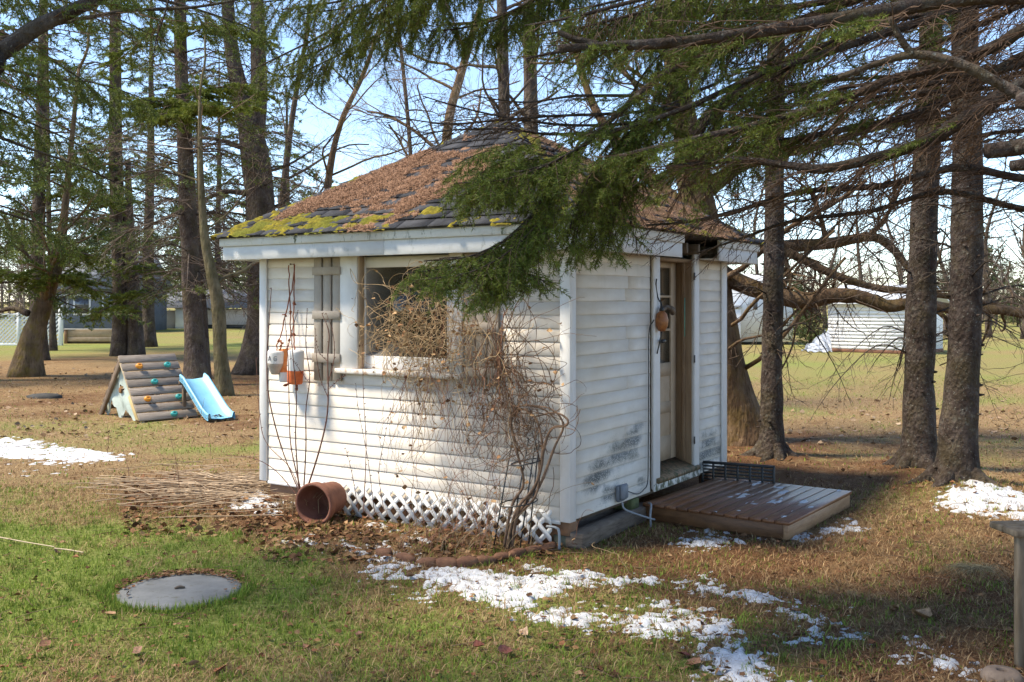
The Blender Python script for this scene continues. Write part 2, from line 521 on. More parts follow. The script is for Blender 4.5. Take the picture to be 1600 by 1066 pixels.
def snow_t(x, y):
    x = np.asarray(x, float); y = np.asarray(y, float)
    wx = x + (fbm(x * 2.2, y * 2.2, 0, 41, 3) - .5) * .5; wy = y + (fbm(x * 2.2, y * 2.2, 0, 47, 3) - .5) * .5
    cov = np.zeros(x.shape)
    for poly, c in SNOWW:
        mn, mx = poly.min(0) - .4, poly.max(0) + .4
        k = (wx > mn[0]) & (wx < mx[0]) & (wy > mn[1]) & (wy < mx[1])
        if not k.any(): continue
        cov[k] = np.maximum(cov[k], c * np.clip(.5 + sdist(wx[k], wy[k], poly) / .35, 0, 1))
    n = fbm(x * 4.5, y * 4.5, 0, 61, 2) * .30 + fbm(x * 20, y * 20, 0, 67, 3, .8) * .70
    return np.where(cov > .02, np.minimum((n - (.715 - .345 * cov)) * .12, .012 + .010 * n), -.05)
sm = MB()
for x0, x1, y0, y1, st in ((-4.2, 4.6, 4.55, 8.2, .017), (-3.2, -1.0, 8.2, 10.6, .03), (1.0, 6.6, 8.2, 10.6, .035), (-8.5, -4.3, 10.5, 14.2, .05)):
    X, Y, _ = grid_sheet(np.arange(x0, x1, st), np.arange(y0, y1, st))
    T = snow_t(X, Y)
    lx, ly = w2loc(X, Y); T = np.where((lx > .03) & (lx < W - .03) & (ly > .05) & (ly < D), -.05, T)
    Zs = gz(X, Y) + np.maximum(T, -.02) + (fbm(X * 40, Y * 40, 0, 5, 2) - .5) * .008
    sheet(sm, 0, 0, np.stack([X, Y, Zs], -1), T, 0)
t = NT("old_snow"); c = t.ramp(t.noise(14, 4, .7), [(.3, (.50, .50, .50)), (.65, (.72, .73, .74))]); c = t.mix(t.math('MULTIPLY', t.thr(t.noise(70, 3, .7), .60, .68), .6), c, (.22, .17, .11)); t.bump(t.noise(90, 4, .7), .7, .015)
M_SNOW = t.out(c, .7, .3)
tag(sm.obj("snow", M_SNOW, smooth=True), "thin patchy old snow melting on the grass", "snow", None, "stuff")

# ------------------------------------------------------------------ grass blades and litter
LID = G(281, 924)
def blocked(x, y):
    lx, ly = w2loc(x, y)
    b = (lx > .06) & (lx < W - .02) & (ly > .04) & (ly < D)
    b |= (lx > W + .02) & (lx < W + 1.30) & (ly > 1.14) & (ly < 2.74)
    b |= ((x - LID[0]) ** 2 + (y - LID[1]) ** 2) < .39 ** 2
    return b
def scatter(n, y0, y1, power, rng):
    y = (rng.random(n) * (y1 ** (2 - power) - y0 ** (2 - power)) + y0 ** (2 - power)) ** (1 / (2 - power))
    x = (rng.random(n) - .5) * 1.22 * y + np.where(rng.random(n) < .03, (rng.random(n) - .5) * 2, 0)
    k = ~blocked(x, y)
    return x[k], y[k]
def blades(mb, x, y, hgt, wid, lean, c, rng, z=None):
    n = len(x); z = gz(x, y) if z is None else z
    a = rng.random(n) * 2 * np.pi; d = np.stack([np.cos(a), np.sin(a), np.zeros(n)], 1)
    s = np.stack([-np.sin(a), np.cos(a), np.zeros(n)], 1)
    p = np.stack([x, y, z - .004], 1); l = lean[:, None]; h = hgt[:, None]
    m = p + d * h * l * .35 + UP * h * .55 * np.sqrt(np.maximum(0, 1 - l * l * .8))
    tp = p + d * h * l + UP * h * np.sqrt(np.maximum(0.02, 1 - l * l))
    w = wid[:, None]
    V = np.stack([p - s * w / 2, p + s * w / 2, m + s * w * .4, m - s * w * .4, tp], 1)
    o = np.arange(n)[:, None] * 5
    mb.add(V.reshape(-1, 3), np.concatenate([o, o + 1, o + 2, o + 3], 1), np.repeat(c, 5, 0))
    mb.f.append(np.concatenate([o + 3, o + 2, o + 4], 1) + mb.n - len(V) * 5)
gr = MB()
for (n, y0, y1, pw, ws) in ((150000, 4.5, 10, 1.1, 1.25), (45000, 9.5, 24, 1.5, 2.6)):
    x, y = scatter(n, y0, y1, pw, R)
    g, l = zone(x, y)
    g = np.clip(g * 1.08 + (fbm(x * 1.3, y * 1.3, 0, 11, 4) - .5) * .9 + (fbm(x * 6, y * 6, 0, 13, 2) - .5) * .8, 0, 1)
    l = np.clip(l + (fbm(x * 1.7, y * 1.7, 0, 23, 4) - .5) * .8, 0, 1)
    isg = R.random(len(x)) < g * 1.05 - .03
    keep = (R.random(len(x)) < np.where(isg, 1.0, 1.0 - .55 * l)) & ((snow_t(x, y) < .004) | (R.random(len(x)) < .30))
    clump = fbm(x * 7, y * 7, 0, 77, 2)
    x, y, isg, clump, l = x[keep], y[keep], isg[keep], clump[keep], l[keep]
    f = R.random(len(x))[:, None]; f2 = np.clip(f * .6 + clump[:, None] * .5, 0, 1)
    c = np.where(isg[:, None], C_GREEN0 * (1 - f2) + C_GREEN1 * f2, C_STRAW0 * (1 - f) + C_STRAW1 * f)
    c = np.where((~isg[:, None]) & (R.random((len(x), 1)) < l[:, None] * .55), C_LIT0 * (1 - f) + C_LIT1 * 1.2 * f, c)
    hh = np.where(isg, R.uniform(.018, .05, len(x)) * (.45 + 1.1 * clump), R.uniform(.03, .09, len(x)))
    ln = np.where(isg, R.uniform(.2, .93, len(x)), R.uniform(.75, .995, len(x)))
    blades(gr, x, y, hh, np.where(isg, .0042, .0036) * ws * R.uniform(.7, 1.3, len(x)), ln, c, R)
# tufts of thicker grass, green on the left, straw on the right
tx, ty = scatter(900, 4.6, 9.5, 1.0, R); tg, tl = zone(tx, ty); k_ = R.random(len(tx)) < .35 + .65 * tg; tx, ty, tg = tx[k_], ty[k_], tg[k_]
nn = 26; x = np.repeat(tx, nn) + R.normal(0, .022, len(tx) * nn); y = np.repeat(ty, nn) + R.normal(0, .022, len(tx) * nn)
isg = np.repeat(R.random(len(tx)) < tg * 1.1, nn); sh_ = np.repeat(R.uniform(.55, 1.05, len(tx)), nn)[:, None]; f = R.random((len(x), 1))
k_ = ~blocked(x, y)
c = np.where(isg[:, None], (C_GREEN0 * (1 - f) + C_GREEN1 * f) * sh_, (C_STRAW0 * (1 - f) + C_STRAW1 * f) * sh_)
blades(gr, x[k_], y[k_], R.uniform(.03, .075, k_.sum()), np.full(k_.sum(), .0042), R.uniform(.3, .95, k_.sum()), c[k_], R)
# longer fringe round the concrete lid
a = R.random(1500) * 2 * np.pi; r = .40 + R.random(1500) * .08
x, y = LID[0] + r * np.cos(a), LID[1] + r * np.sin(a); f = R.random((1500, 1))
k = ~((np.sin(a) > .2) & (R.random(1500) < .75))
blades(gr, x[k], y[k], R.uniform(.04, .085, k.sum()), np.full(k.sum(), .005), R.uniform(.1, .6, k.sum()), (C_GREEN0 * (1 - f) + C_GREEN1 * f)[k], R)
M_GRASS = m_attr("grass_blades", .75, .2, .2, 30, .25)
tag(gr.obj("lawn_grass", M_GRASS, color=True), "short spring lawn grass mixed green and straw", "grass", None, "stuff")

def leafmesh(mb, p, s, yaw, tilt, curl, c, rng, ridge=True):
    """one curled fallen leaf: 8-point outline folded on its midrib"""
    u = np.array([0, .22, .5, .8, 1.0, .8, .5, .22]) - .5
    v = np.array([0, .24, .36, .22, 0, -.22, -.36, -.24]) * rng.uniform(.8, 1.3) + rng.normal(0, .03, 8)
    zz = curl * (v ** 2) * 2.2 + curl * .5 * u ** 2 + rng.normal(0, .03, 8)
    V = np.stack([u, v, zz], 1)
    V = np.vstack([V, [[-.2, 0, -.03], [.2, 0, -.02]]]) * s
    M = np.array(Matrix.Rotation(yaw, 3, 'Z') @ Matrix.Rotation(tilt, 3, 'X'))
    V = V @ M.T + p
    mb.add(V, np.array([[0, 8, 1], [1, 8, 2], [2, 8, 9], [2, 9, 3], [3, 9, 4], [0, 7, 8], [7, 6, 8], [8, 6, 9], [9, 6, 5], [9, 5, 4]]), c)

lit_m = MB()
def litter_zone(n, gen, smin, smax, cols, rng):
    for _ in range(n):
        x, y = gen()
        if blocked(np.array(x), np.array(y)): continue
        c = np.array(cols[rng.integers(len(cols))]) * rng.uniform(.7, 1.25)
        leafmesh(lit_m, np.array([x, y, float(gz(x, y)) + rng.uniform(.008, .03)]), rng.uniform(smin, smax), rng.uniform(0, 6.3), rng.normal(0, .5), rng.uniform(-.6, 1.0), c, rng)
BROWNS = [(.15, .075, .035), (.22, .12, .055), (.10, .05, .025), (.28, .17, .085), (.19, .085, .04)]
def gen_px(x0, x1, y0, y1):
    def f():
        q = G(R.uniform(x0, x1), R.uniform(y0, y1)); return q[0], q[1]
    return f
litter_zone(700, gen_px(190, 480, 748, 838), .03, .08, BROWNS, R)
litter_zone(900, gen_px(400, 880, 800, 880), .03, .075, BROWNS, R)
litter_zone(300, gen_px(380, 600, 800, 850), .03, .08, BROWNS, R)
litter_zone(520, gen_px(-20, 800, 840, 1066), .015, .045, BROWNS, R)
litter_zone(650, gen_px(800, 1600, 850, 1066), .015, .05, BROWNS, R)
litter_zone(300, gen_px(1100, 1600, 700, 850), .02, .06, BROWNS, R)
litter_zone(500, gen_px(0, 410, 570, 690), .04, .10, [(.30, .2, .12), (.2, .12, .06), (.36, .26, .17)], R)
litter_zone(300, gen_px(1140, 1600, 620, 700), .04, .10, [(.30, .2, .12), (.2, .12, .06), (.36, .26, .17)], R)
# fallen needles and small twigs
x, y = scatter(62000, 4.5, 11, 1.1, R); g, l = zone(x, y)
k = R.random(len(x)) < l * 1.1; x, y = x[k], y[k]; n = len(x); f = R.random((n, 1))
blades(lit_m, x, y, R.uniform(.02, .055, n), np.full(n, .0035), R.uniform(.88, .995, n), np.array((.09, .045, .022)) * (1 - f) + np.array((.26, .14, .07)) * f, R, gz(x, y) + .008)
tw = Segs()
for _ in range(420):
    x, y = scatter(1, 4.6, 13, 1.1, R)
    if len(x) == 0: continue
    a = R.uniform(0, 6.3); L = R.uniform(.06, .3); k = 4
    tt = np.linspace(0, L, k); bend = R.normal(0, .3)
    pts = np.stack([x + tt * np.cos(a + bend * tt / L), y + tt * np.sin(a + bend * tt / L), gz(x, y) + .012 + .015 * R.random(k)], 1)
    tw.poly(pts, .003, .0015, np.array((.16, .105, .065)) * R.uniform(.6, 1.5))
tw.build(lit_m)
M_LITTER = m_attr("leaf_litter", .85, .15, .25, 60)
tag(lit_m.obj("leaf_litter", M_LITTER, color=True), "brown leaves, needles and twigs scattered over the ground", "litter", None, "stuff")

# pile of dry stalks beside the shed
st = MB(); sg = Segs()
for _ in range(230):
    q = G(R.normal(340, 75), R.normal(772, 15)); a = R.normal(.1, .45) + (math.pi if R.random() < .5 else 0)
    L = R.uniform(.25, 1.05); k = 6; tt = np.linspace(-.5, .5, k) * L; z0 = R.uniform(.02, .11)
    b = R.normal(0, .12)
    pts = np.stack([q[0] + tt * math.cos(a), q[1] + tt * math.sin(a) + b * tt * tt * 2, float(gz(q[0], q[1])) + z0 + R.normal(0, .06) * tt + .008 * R.random(k)], 1)
    pts[:, 2] = np.maximum(pts[:, 2], gz(pts[:, 0], pts[:, 1]) + .008)
    lx, ly = w2loc(pts[:, 0], pts[:, 1])
    if ((lx > 0) & (ly > -.03)).any(): continue
    sg.poly(pts, .0042, .0025, np.array((.46, .34, .22)) * R.uniform(.55, 1.25))
for (px, py, px2, py2) in ((-30, 845, 85, 860), (85, 862, 130, 868)):
    A, B = G(px, py), G(px2, py2); pts = catmull([A, (A + B) / 2 + [0, .02, 0], B], 7); pts[:, 2] = gz(pts[:, 0], pts[:, 1]) + .03
    sg.poly(pts, .006, .004, (.5, .4, .26))
sg.build(st, 4)
tag(st.obj("dry_stalks", m_attr("dry_stalk", .8, .2, .2, 25), color=True), "heap of pale dry flower stalks on leaf litter", "stalks", None, "stuff")

# larger single leaves that can be picked out
LEAVES = [(345,1050,.10,(.25,.10,.045)),(172,965,.08,(.34,.2,.1)),(88,865,.09,(.14,.08,.05)),(118,877,.05,(.3,.14,.06)),(1440,968,.15,(.38,.23,.12)),
          (1068,1030,.09,(.12,.035,.03)),(818,998,.09,(.42,.28,.18)),(748,1020,.07,(.2,.07,.045)),(788,1030,.10,(.16,.06,.045)),(215,1022,.09,(.24,.13,.08)),
          (300,1040,.08,(.4,.25,.16)),(70,1012,.08,(.22,.11,.06)),(560,993,.07,(.18,.09,.06)),(480,1015,.06,(.26,.13,.07)),(1085,1042,.10,(.3,.15,.08)),(640,905,.08,(.3,.17,.1))]
M_LEAF = m_attr("fallen_leaf", .7, .25, .35, 50)
for (px, py, s, c) in LEAVES:
    q = G(px, py); mb = MB(); q[2] = float(gz(q[0], q[1])) + .022
    leafmesh(mb, np.zeros(3), s, R.uniform(0, 6), R.normal(.15, .35), R.uniform(.3, 1.0), np.array(c), R)
    o = mb.obj("fallen_leaf", M_LEAF, color=True); o.location = q
    tag(o, "single large curled brown leaf lying on the lawn", "leaf", "large fallen leaves on the lawn")

# ================================================================== the shed
SHED = thing("garden_shed", "small white clapboard garden shed with mossy hipped roof on the lawn", "shed", ORG, SHED_RZ)
Z0, ROW, ZT = .204, .1016, 2.217
# --- materials
def m_siding(name, base0, base1):
    t = NT(name)
    sp = t.sep()
    c = t.ramp(t.noise(3.5, 5, .7, t.vscale(t.pos, (1, 1, 2.5))), [(.3, base0), (.7, base1)])
    # cream tone that grows in blotches
    c = t.mix(t.math('MULTIPLY', t.thr(t.noise(1.6, 3), .42, .7), .4), c, (.60, .49, .35))
    # grey-green mildew in speckled blotches low on the walls
    low = t.thr(sp.outputs[2], 1.15, .35)
    blot = t.thr(t.noise(3.2, 3, .6, t.vscale(t.pos, (1, 1, 2.2))), .55, .66)
    speck = t.thr(t.noise(75, 3, .8), .46, .6)
    mil = t.math('MULTIPLY', t.math('MULTIPLY', low, blot), t.math('MULTIPLY', speck, .6))
    c = t.mix(mil, c, (.12, .125, .10))
    # streaks of dirt running down
    strk = t.thr(t.noise(11, 4, .7, t.vscale(t.pos, (1, 1, .12))), .58, .8)
    c = t.mix(t.math('MULTIPLY', strk, .18), c, (.33, .29, .22))
    fz = t.n('ShaderNodeMath', operation='FRACT'); t.l(t.math('DIVIDE', t.math('SUBTRACT', sp.outputs[2], Z0 + .003), ROW), fz.inputs[0])
    rowm = t.math('MULTIPLY', t.thr(fz.outputs[0], -.1, .3), t.thr(fz.outputs[0], 1.15, .8))
    for (pt, r, k) in STAINS:
        vm = t.n("ShaderNodeVectorMath", operation='DISTANCE'); vm.inputs[1].default_value = tuple(np.array(pt) * np.array((1, 1, 2.0)))
        t.l(t.vscale(t.pos, (1, 1, 2.0)), vm.inputs[0])
        d = t.math('ADD', vm.outputs["Value"], t.math('MULTIPLY', t.math('SUBTRACT', t.noise(7, 4, .7), .5), r * 1.3))
        c = t.mix(t.math('MULTIPLY', t.thr(d, r, r * .45), t.math('MULTIPLY', t.math('MULTIPLY', t.thr(t.noise(95, 2, .7), .30, .52), rowm), k)), c, (.085, .09, .08))
    t.bump(t.noise(60, 3), .08, .004)
    return t.out(c, .55, .35)
STAINS = []
for (px, py, r, k) in ((990, 684, .20, .9), (965, 708, .24, .9), (940, 735, .24, .9), (925, 755, .2, .9), (950, 770, .16, .85), (998, 665, .12, .6), (1000, 752, .09, .9), (985, 712, .16, .8)):
    ly, lz = on_side(px, py); STAINS.append((loc2w(W, ly, lz), r, k))
for (px, py, r, k) in ((1108, 688, .24, .95), (1100, 712, .28, .95), (1118, 703, .2, .9), (1095, 732, .2, .85)):
    ly, lz = on_side(px, py); STAINS.append((loc2w(W, ly, lz), r, k))
M_SIDING = m_siding("white_vinyl_siding", (.66, .595, .51), (.745, .695, .62))
def m_paint(name, c0, c1, flake=.6, under=(.22, .17, .12), lo=.6, hi=.72, green=0.0):
    t = NT(name)
    c = t.ramp(t.noise(6, 5, .7), [(.3, c0), (.7, c1)])
    fl = t.thr(t.noise(24, 5, .75, t.vscale(t.pos, (1, 1, .5))), lo, hi)
    c = t.mix(t.math('MULTIPLY', fl, flake), c, under)
    if green > 0:
        gsp = t.math('MULTIPLY', t.thr(t.noise(18, 4, .8, t.vscale(t.pos, (1, 1, .35))), .56, .62), t.thr(t.noise(2.2, 3), .42, .56))
        c = t.mix(t.math('MULTIPLY', gsp, green), c, (.055, .075, .03))
    t.bump(t.noise(40, 4, .7), .15, .006)
    return t.out(c, .6, .3)
M_TRIM = m_paint("white_trim_paint", (.64, .62, .59), (.72, .705, .68), .35, (.30, .25, .19), .66, .74)
M_FASCIA = m_paint("fascia_paint", (.56, .565, .57), (.64, .645, .65), .25, (.35, .33, .28), .68, .76, .35)
M_DRIP = m_paint("drip_board_paint", (.58, .58, .56), (.66, .66, .64), .45, (.22, .2, .15), .6, .7, .95)
M_FLAKE = m_paint("flaking_sill_paint", (.66, .63, .57), (.76, .74, .70), .95, (.10, .105, .06), .46, .54, .8)
M_SHUT = m_paint("taupe_shutter_paint", (.30, .255, .205), (.38, .33, .275), .3, (.20, .16, .12), .62, .72)
M_DOOR = m_paint("cream_door_paint", (.40, .295, .195), (.50, .385, .27), .3, (.3, .22, .14), .62, .75)
M_REVEAL = m_simple("raw_door_jamb", (.20, .125, .07), (.33, .225, .135), 5, .75, .3, (6, 6, .5))
M_DARKWOOD = m_simple("old_dark_timber", (.075, .055, .040), (.17, .13, .095), 6, .85, .5, (1, 1, 1), bscale=40)
M_SLEEPER = m_simple("grey_weathered_timber", (.11, .082, .060), (.28, .22, .17), 5, .85, .6, (1, 1, 6), bscale=30, objvar=.15)
M_BEAM = m_simple("brown_floor_beam", (.17, .085, .045), (.28, .155, .085), 5, .8, .4)
M_SHINGLE = m_simple("asphalt_shingle", (.030, .030, .033), (.078, .078, .083), 9, .95, .8, objvar=.28, spec=.2, bscale=260, dist=.004)
M_BLACK = m_simple("black_metal", (.012, .012, .013), (.03, .03, .03), 20, .45, .1, spec=.5)
def m_glass(name, tint, rough=.03, fac=.12):
    t = NT(name)
    gl = t.n("ShaderNodeBsdfGlossy"); gl.inputs["Roughness"].default_value = rough; gl.inputs[0].default_value = (.9, .9, .9, 1)
    tr = t.n("ShaderNodeBsdfTransparent"); tr.inputs[0].default_value = (*tint, 1)
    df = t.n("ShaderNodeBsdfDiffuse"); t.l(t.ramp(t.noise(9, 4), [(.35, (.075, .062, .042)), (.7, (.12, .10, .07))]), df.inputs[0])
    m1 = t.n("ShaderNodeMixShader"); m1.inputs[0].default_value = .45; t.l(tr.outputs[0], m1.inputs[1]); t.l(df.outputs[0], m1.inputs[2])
    fr = t.n("ShaderNodeFresnel"); fr.inputs[0].default_value = 1.16
    m2 = t.n("ShaderNodeMixShader"); t.l(t.math('ADD', fr.outputs[0], fac * .2), m2.inputs[0]); t.l(m1.outputs[0], m2.inputs[1]); t.l(gl.outputs[0], m2.inputs[2])
    t.l(m2.outputs[0], t.t.nodes["Material Output"].inputs[0])
    return t.m
M_PANE = m_glass("dusty_window_glass", (.62, .58, .48))

# --- wall cores (inner shell with openings)
wxl, wxr = on_front(534, 480)[0], on_front(725.5, 480)[0]
gxl, gxr = on_front(562, 480)[0], on_front(705, 480)[0]
wsill = on_front(640, 580)[1]; wbot = on_front(640, 588)[1]
DY0, DY1 = 1.531, 2.268
core = MB()
core.box((.005, .002, Z0 + .01), (gxl, .08, ZT)).box((gxr, .002, Z0 + .01), (W - .005, .08, ZT)).box((gxl, .002, Z0 + .01), (gxr, .08, wsill - .015))
core.box((W - .08, .085, Z0 + .01), (W - .002, DY0 - .005, ZT)).box((W - .08, DY1 + .005, Z0 + .01), (W - .002, D - .005, ZT))
core.box((.085, D - .08, Z0 + .01), (W - .085, D - .006, ZT)).box((.006, .085, Z0 + .01), (.08, D - .006, ZT))
core.obj("wall_core", m_simple("inner_wall_board", (.23, .17, .11), (.33, .25, .17), 3, .8, .2), SHED)
fl = MB(); fl.box((.02, .02, Z0 - .03), (W - .02, D - .02, Z0 + .008)); fl.obj("floor", M_DARKWOOD, SHED)

# --- siding boards, one object each
def board(a0, a1, z, side, h=ROW, jit=0.0):
    prof = np.array([(0.0, 0.0), (.0075, 0.0), (.0075, .005), (.0028, h + .002), (0.0, h + .002)])
    V = []
    for a in (a0, a1):
        for o, zz in prof:
            V.append((a, -o, z + zz) if side == 'front' else (W + o, a, z + zz))
    V = np.array(V); k = 5
    V[:, 2] += jit * np.repeat([0, 1], k)
    fs = [[i, (i + 1) % k, k + (i + 1) % k, k + i] for i in range(k)]
    mb = MB(); mb.add(V, np.array(fs)); mb.f.append(np.array([[4, 3, 2, 1, 0], [5, 6, 7, 8, 9]]))
    if side == 'front':
        mb.f = [f[:, ::-1] for f in mb.f]
    mb.obj("siding_board", M_SIDING, SHED)
for k in range(20):
    z = Z0 + k * ROW; h = min(ROW, ZT - z)
    if h < .02: break
    j = R.normal(0, .0012)
    if z + h > wbot + .002:
        if z < wbot - .002:
            board(.062, wxl, z, 'front', h, j); board(wxr, W - .062, z, 'front', h, j)
            board(wxl, wxr, z, 'front', wbot - z - .004, 0)
        else:
            board(.062, wxl + .002, z, 'front', h, j); board(wxr - .002, W - .062, z, 'front', h, j)
    else:
        board(.062, W - .062, z, 'front', h, j)
    if k in (4, 5, 9, 12, 13, 16, 17):
        s = .93 + R.normal(0, .02)
        board(.062, s - .002, z, 'side', h, R.normal(0, .0015)); board(s, 1.372, z, 'side', h, R.normal(0, .0015))
    else:
        board(.062, 1.372, z, 'side', h, j)
    board(2.385, 2.985 - .006, z, 'side', h, j)
# corner posts of trim (L shaped)
for (x, y, sx, sy) in ((0, 0, 1, 1), (W, 0, -1, 1), (W, D, -1, -1), (0, D, 1, -1)):
    mb = MB(); o, w = .024, .066
    ex, ey = x - sx * o, y - sy * o
    def bx(p, q, z0, z1): mb.box((min(p[0], q[0]), min(p[1], q[1]), z0), (max(p[0], q[0]), max(p[1], q[1]), z1), .004)
    wy = w if not (x == W and y == D) else .11
    bx((ex, ey), (x + sx * w, y - sy * .002), Z0 - .008, ZT - .002)
    bx((ex, y - sy * .0015), (x - sx * .002, y + sy * wy), Z0 - .008, ZT - .004)
    mb.obj("corner_trim", M_TRIM, SHED)
# base rail under the siding
MB().box((.07, -.012, Z0 - .03), (W - .07, .0, Z0 - .002)).obj("base_rail", M_TRIM, SHED)
# soffit
OV = .25
so = MB()
gy0, gy1 = on_side(1066, 405, OV)[0], on_side(1124, 415, OV)[0]
so.box((-OV + .01, -OV + .01, ZT + .001), (W + OV - .01, -.001, ZT + .012)).box((-OV + .01, D + .001, ZT + .001), (W + OV - .01, D + OV - .01, ZT + .012))
so.box((-OV + .01, 0, ZT + .0015), (-.001, D, ZT + .0125)).box((W + .001, 0, ZT + .0015), (W + OV - .01, gy0 - .03, ZT + .0125)).box((W + .001, gy1 + .03, ZT + .0015), (W + OV - .01, D, ZT + .0125))
so.obj("soffit", M_TRIM, SHED)
# fascia + drip boards per side; the right side has a gap over the door
FZ0, FZ1, FZ2 = 2.200, 2.322, 2.400
def fascia(a0, a1, side, seams=()):
    cuts = [a0, *seams, a1]
    for p, q in zip(cuts[:-1], cuts[1:]):
        for (z0, z1, off, nm, mt) in ((FZ0, FZ1, .0, "fascia_board", M_FASCIA), (FZ1 + .001, FZ2, .022, "drip_board", M_DRIP)):
            th = .022
            e = off if nm == "drip_board" else 0
            pp, qq = p - (e if p == a0 and a0 < 0 else 0), q + (e if q == a1 and a1 > W * .9 else 0)
            lo, hi = {'front': ((pp, -OV - th * .1 - off, z0), (qq - .001, -OV + th, z1)),
                      'right': ((W + OV - th, pp, z0 + .001), (W + OV + th * .1 + off, qq - .001, z1 + .001)),
                      'back': ((pp, D + OV - th, z0), (qq, D + OV + off, z1)),
                      'left': ((-OV - off, pp, z0 + .001), (-OV + th, qq, z1 + .001))}[side]
            mb = MB(); mb.box(lo, hi, .003); mb.obj(nm, mt, SHED)
fascia(-OV, W + OV, 'front', (on_front(600, 390, OV)[0],))
fascia(-OV + .023, gy0, 'right'); fascia(gy1, D + OV, 'right')
fascia(-OV, W + OV, 'back'); fascia(-OV + .023, D + OV - .023, 'left')
# bare rafter ends in the gap
for yy in (gy0 + .16, gy0 + .42):
    MB().box((W - .02, yy, 2.245), (W + OV - .03, yy + .04, 2.335), .003).obj("rafter_end", M_DARKWOOD, SHED)

# --- roof
E = .30; ZE = 2.405
APEX = np.array([W / 2, D / 2, 3.56])
cor = [np.array([-E, -E, ZE]), np.array([W + E, -E, ZE]), np.array([W + E, D + E, ZE]), np.array([-E, D + E, ZE])]
rb = MB()
for k in range(4):
    rb.add(np.array([cor[k], cor[(k + 1) % 4], APEX]), [[0, 1, 2]])
rb.add(np.array([c - [0, 0, .012] for c in cor]), [[3, 2, 1, 0]])
for k in range(4):
    a, b = cor[k], cor[(k + 1) % 4]
    rb.add(np.array([a - [0, 0, .012], b - [0, 0, .012], b, a]), [[0, 1, 2, 3]])
ROOF = rb.obj("roof", M_SHINGLE, SHED)
def clip(poly, tri):
    out = poly
    for a, b in zip(tri, np.roll(tri, -1, 0)):
        inp, out = out, []
        side = lambda p: (b[0] - a[0]) * (p[1] - a[1]) - (b[1] - a[1]) * (p[0] - a[0])
        for i in range(len(inp)):
            p, q_ = inp[i - 1], inp[i]; sp_, sq = side(p), side(q_)
            if sp_ * sq < 0: out.append(p + (q_ - p) * (sp_ / (sp_ - sq)))
            if sq >= 0: out.append(q_)
        if len(out) < 3: return []
    return out
def face_frame(k):
    a, b = cor[k], cor[(k + 1) % 4]
    X = nrm(b - a); Yv = APEX - a; Yv = nrm(Yv - X * (Yv @ X)); N = np.cross(X, Yv)
    L = np.linalg.norm(b - a); S = (APEX - a) @ Yv; ua = (APEX - a) @ X
    return a, X, Yv, N, L, S, ua
EXPO, TABW = .142, .305
for k in (0, 1, 2, 3):
    a, X_, Y_, N_, L, S, ua = face_frame(k)
    tri = np.array([(.0, -.03), (L, -.03), (ua, S)])
    whole = MB()
    for ci in range(int(S / EXPO) + 1):
        v0 = ci * EXPO - .018; u = -TABW * (.5 if ci % 2 else 0) - .07 * (ci % 3)
        while u < L:
            poly = [np.array(p) for p in ((u + .004, v0), (u + TABW - .004, v0), (u + TABW - .004, v0 + EXPO + .03), (u + .004, v0 + EXPO + .03))]
            u += TABW
            pl = clip(poly, tri)
            if len(pl) < 3: continue
            pl = np.array(pl)
            ar = .5 * abs(np.dot(pl[:, 0], np.roll(pl[:, 1], 1)) - np.dot(pl[:, 1], np.roll(pl[:, 0], 1)))
            if ar < .002: continue
            hh = .0165 - (pl[:, 1] - v0) / (EXPO + .03) * .0135 + R.normal(0, .0012, len(pl))
            top = a + pl[:, :1] * X_ + pl[:, 1:] * Y_ + N_ * hh[:, None]; bot = top - N_ * .0075
            n = len(pl); mb = MB() if k < 2 else whole
            mb.add(np.vstack([top, bot]), [list(range(n))])
            mb.f.append(np.array([list(range(2 * n - 1, n - 1, -1))]) + mb.n - 2 * n)
            mb.f.append(np.array([[i, n + i, n + (i + 1) % n, (i + 1) % n] for i in range(n)]) + mb.n - 2 * n)
            if k < 2: mb.obj("shingle", M_SHINGLE, ROOF)
    if k >= 2:
        tag(whole.obj("shingles", M_SHINGLE, ROOF), None, None, None, "stuff")
for k in range(4):                                     # hip caps
    a = cor[k]; d = nrm(APEX - a); Lh = np.linalg.norm(APEX - a)
    N1, N2 = face_frame(k)[3], face_frame(k - 1)[3]
    s1 = nrm(np.cross(d, N1)); s2 = -nrm(np.cross(d, N2))
    s = 0.02
    while s < Lh - .1:
        p0, p1 = a + d * s, a + d * min(s + .19, Lh); w_ = .10
        up = nrm(N1 + N2) * .026
        q = np.array([p0 + s1 * w_ + N1 * .019, p0 + up, p0 + s2 * w_ + N2 * .019, p1 + s1 * w_ + N1 * .011, p1 + up * .55, p1 + s2 * w_ + N2 * .011])
        q[[0, 1, 2]] += R.normal(0, .002, (3, 3))
        mb = MB(); mb.add(np.vstack([q, q - nrm(N1 + N2) * .007]), [[0, 1, 4, 3], [1, 2, 5, 4], [6, 9, 10, 7], [7, 10, 11, 8], [0, 3, 9, 6], [2, 8, 11, 5], [3, 4, 10, 9], [4, 5, 11, 10], [0, 6, 7, 1], [1, 7, 8, 2]])
        mb.obj("hip_cap", M_SHINGLE, ROOF); s += .15
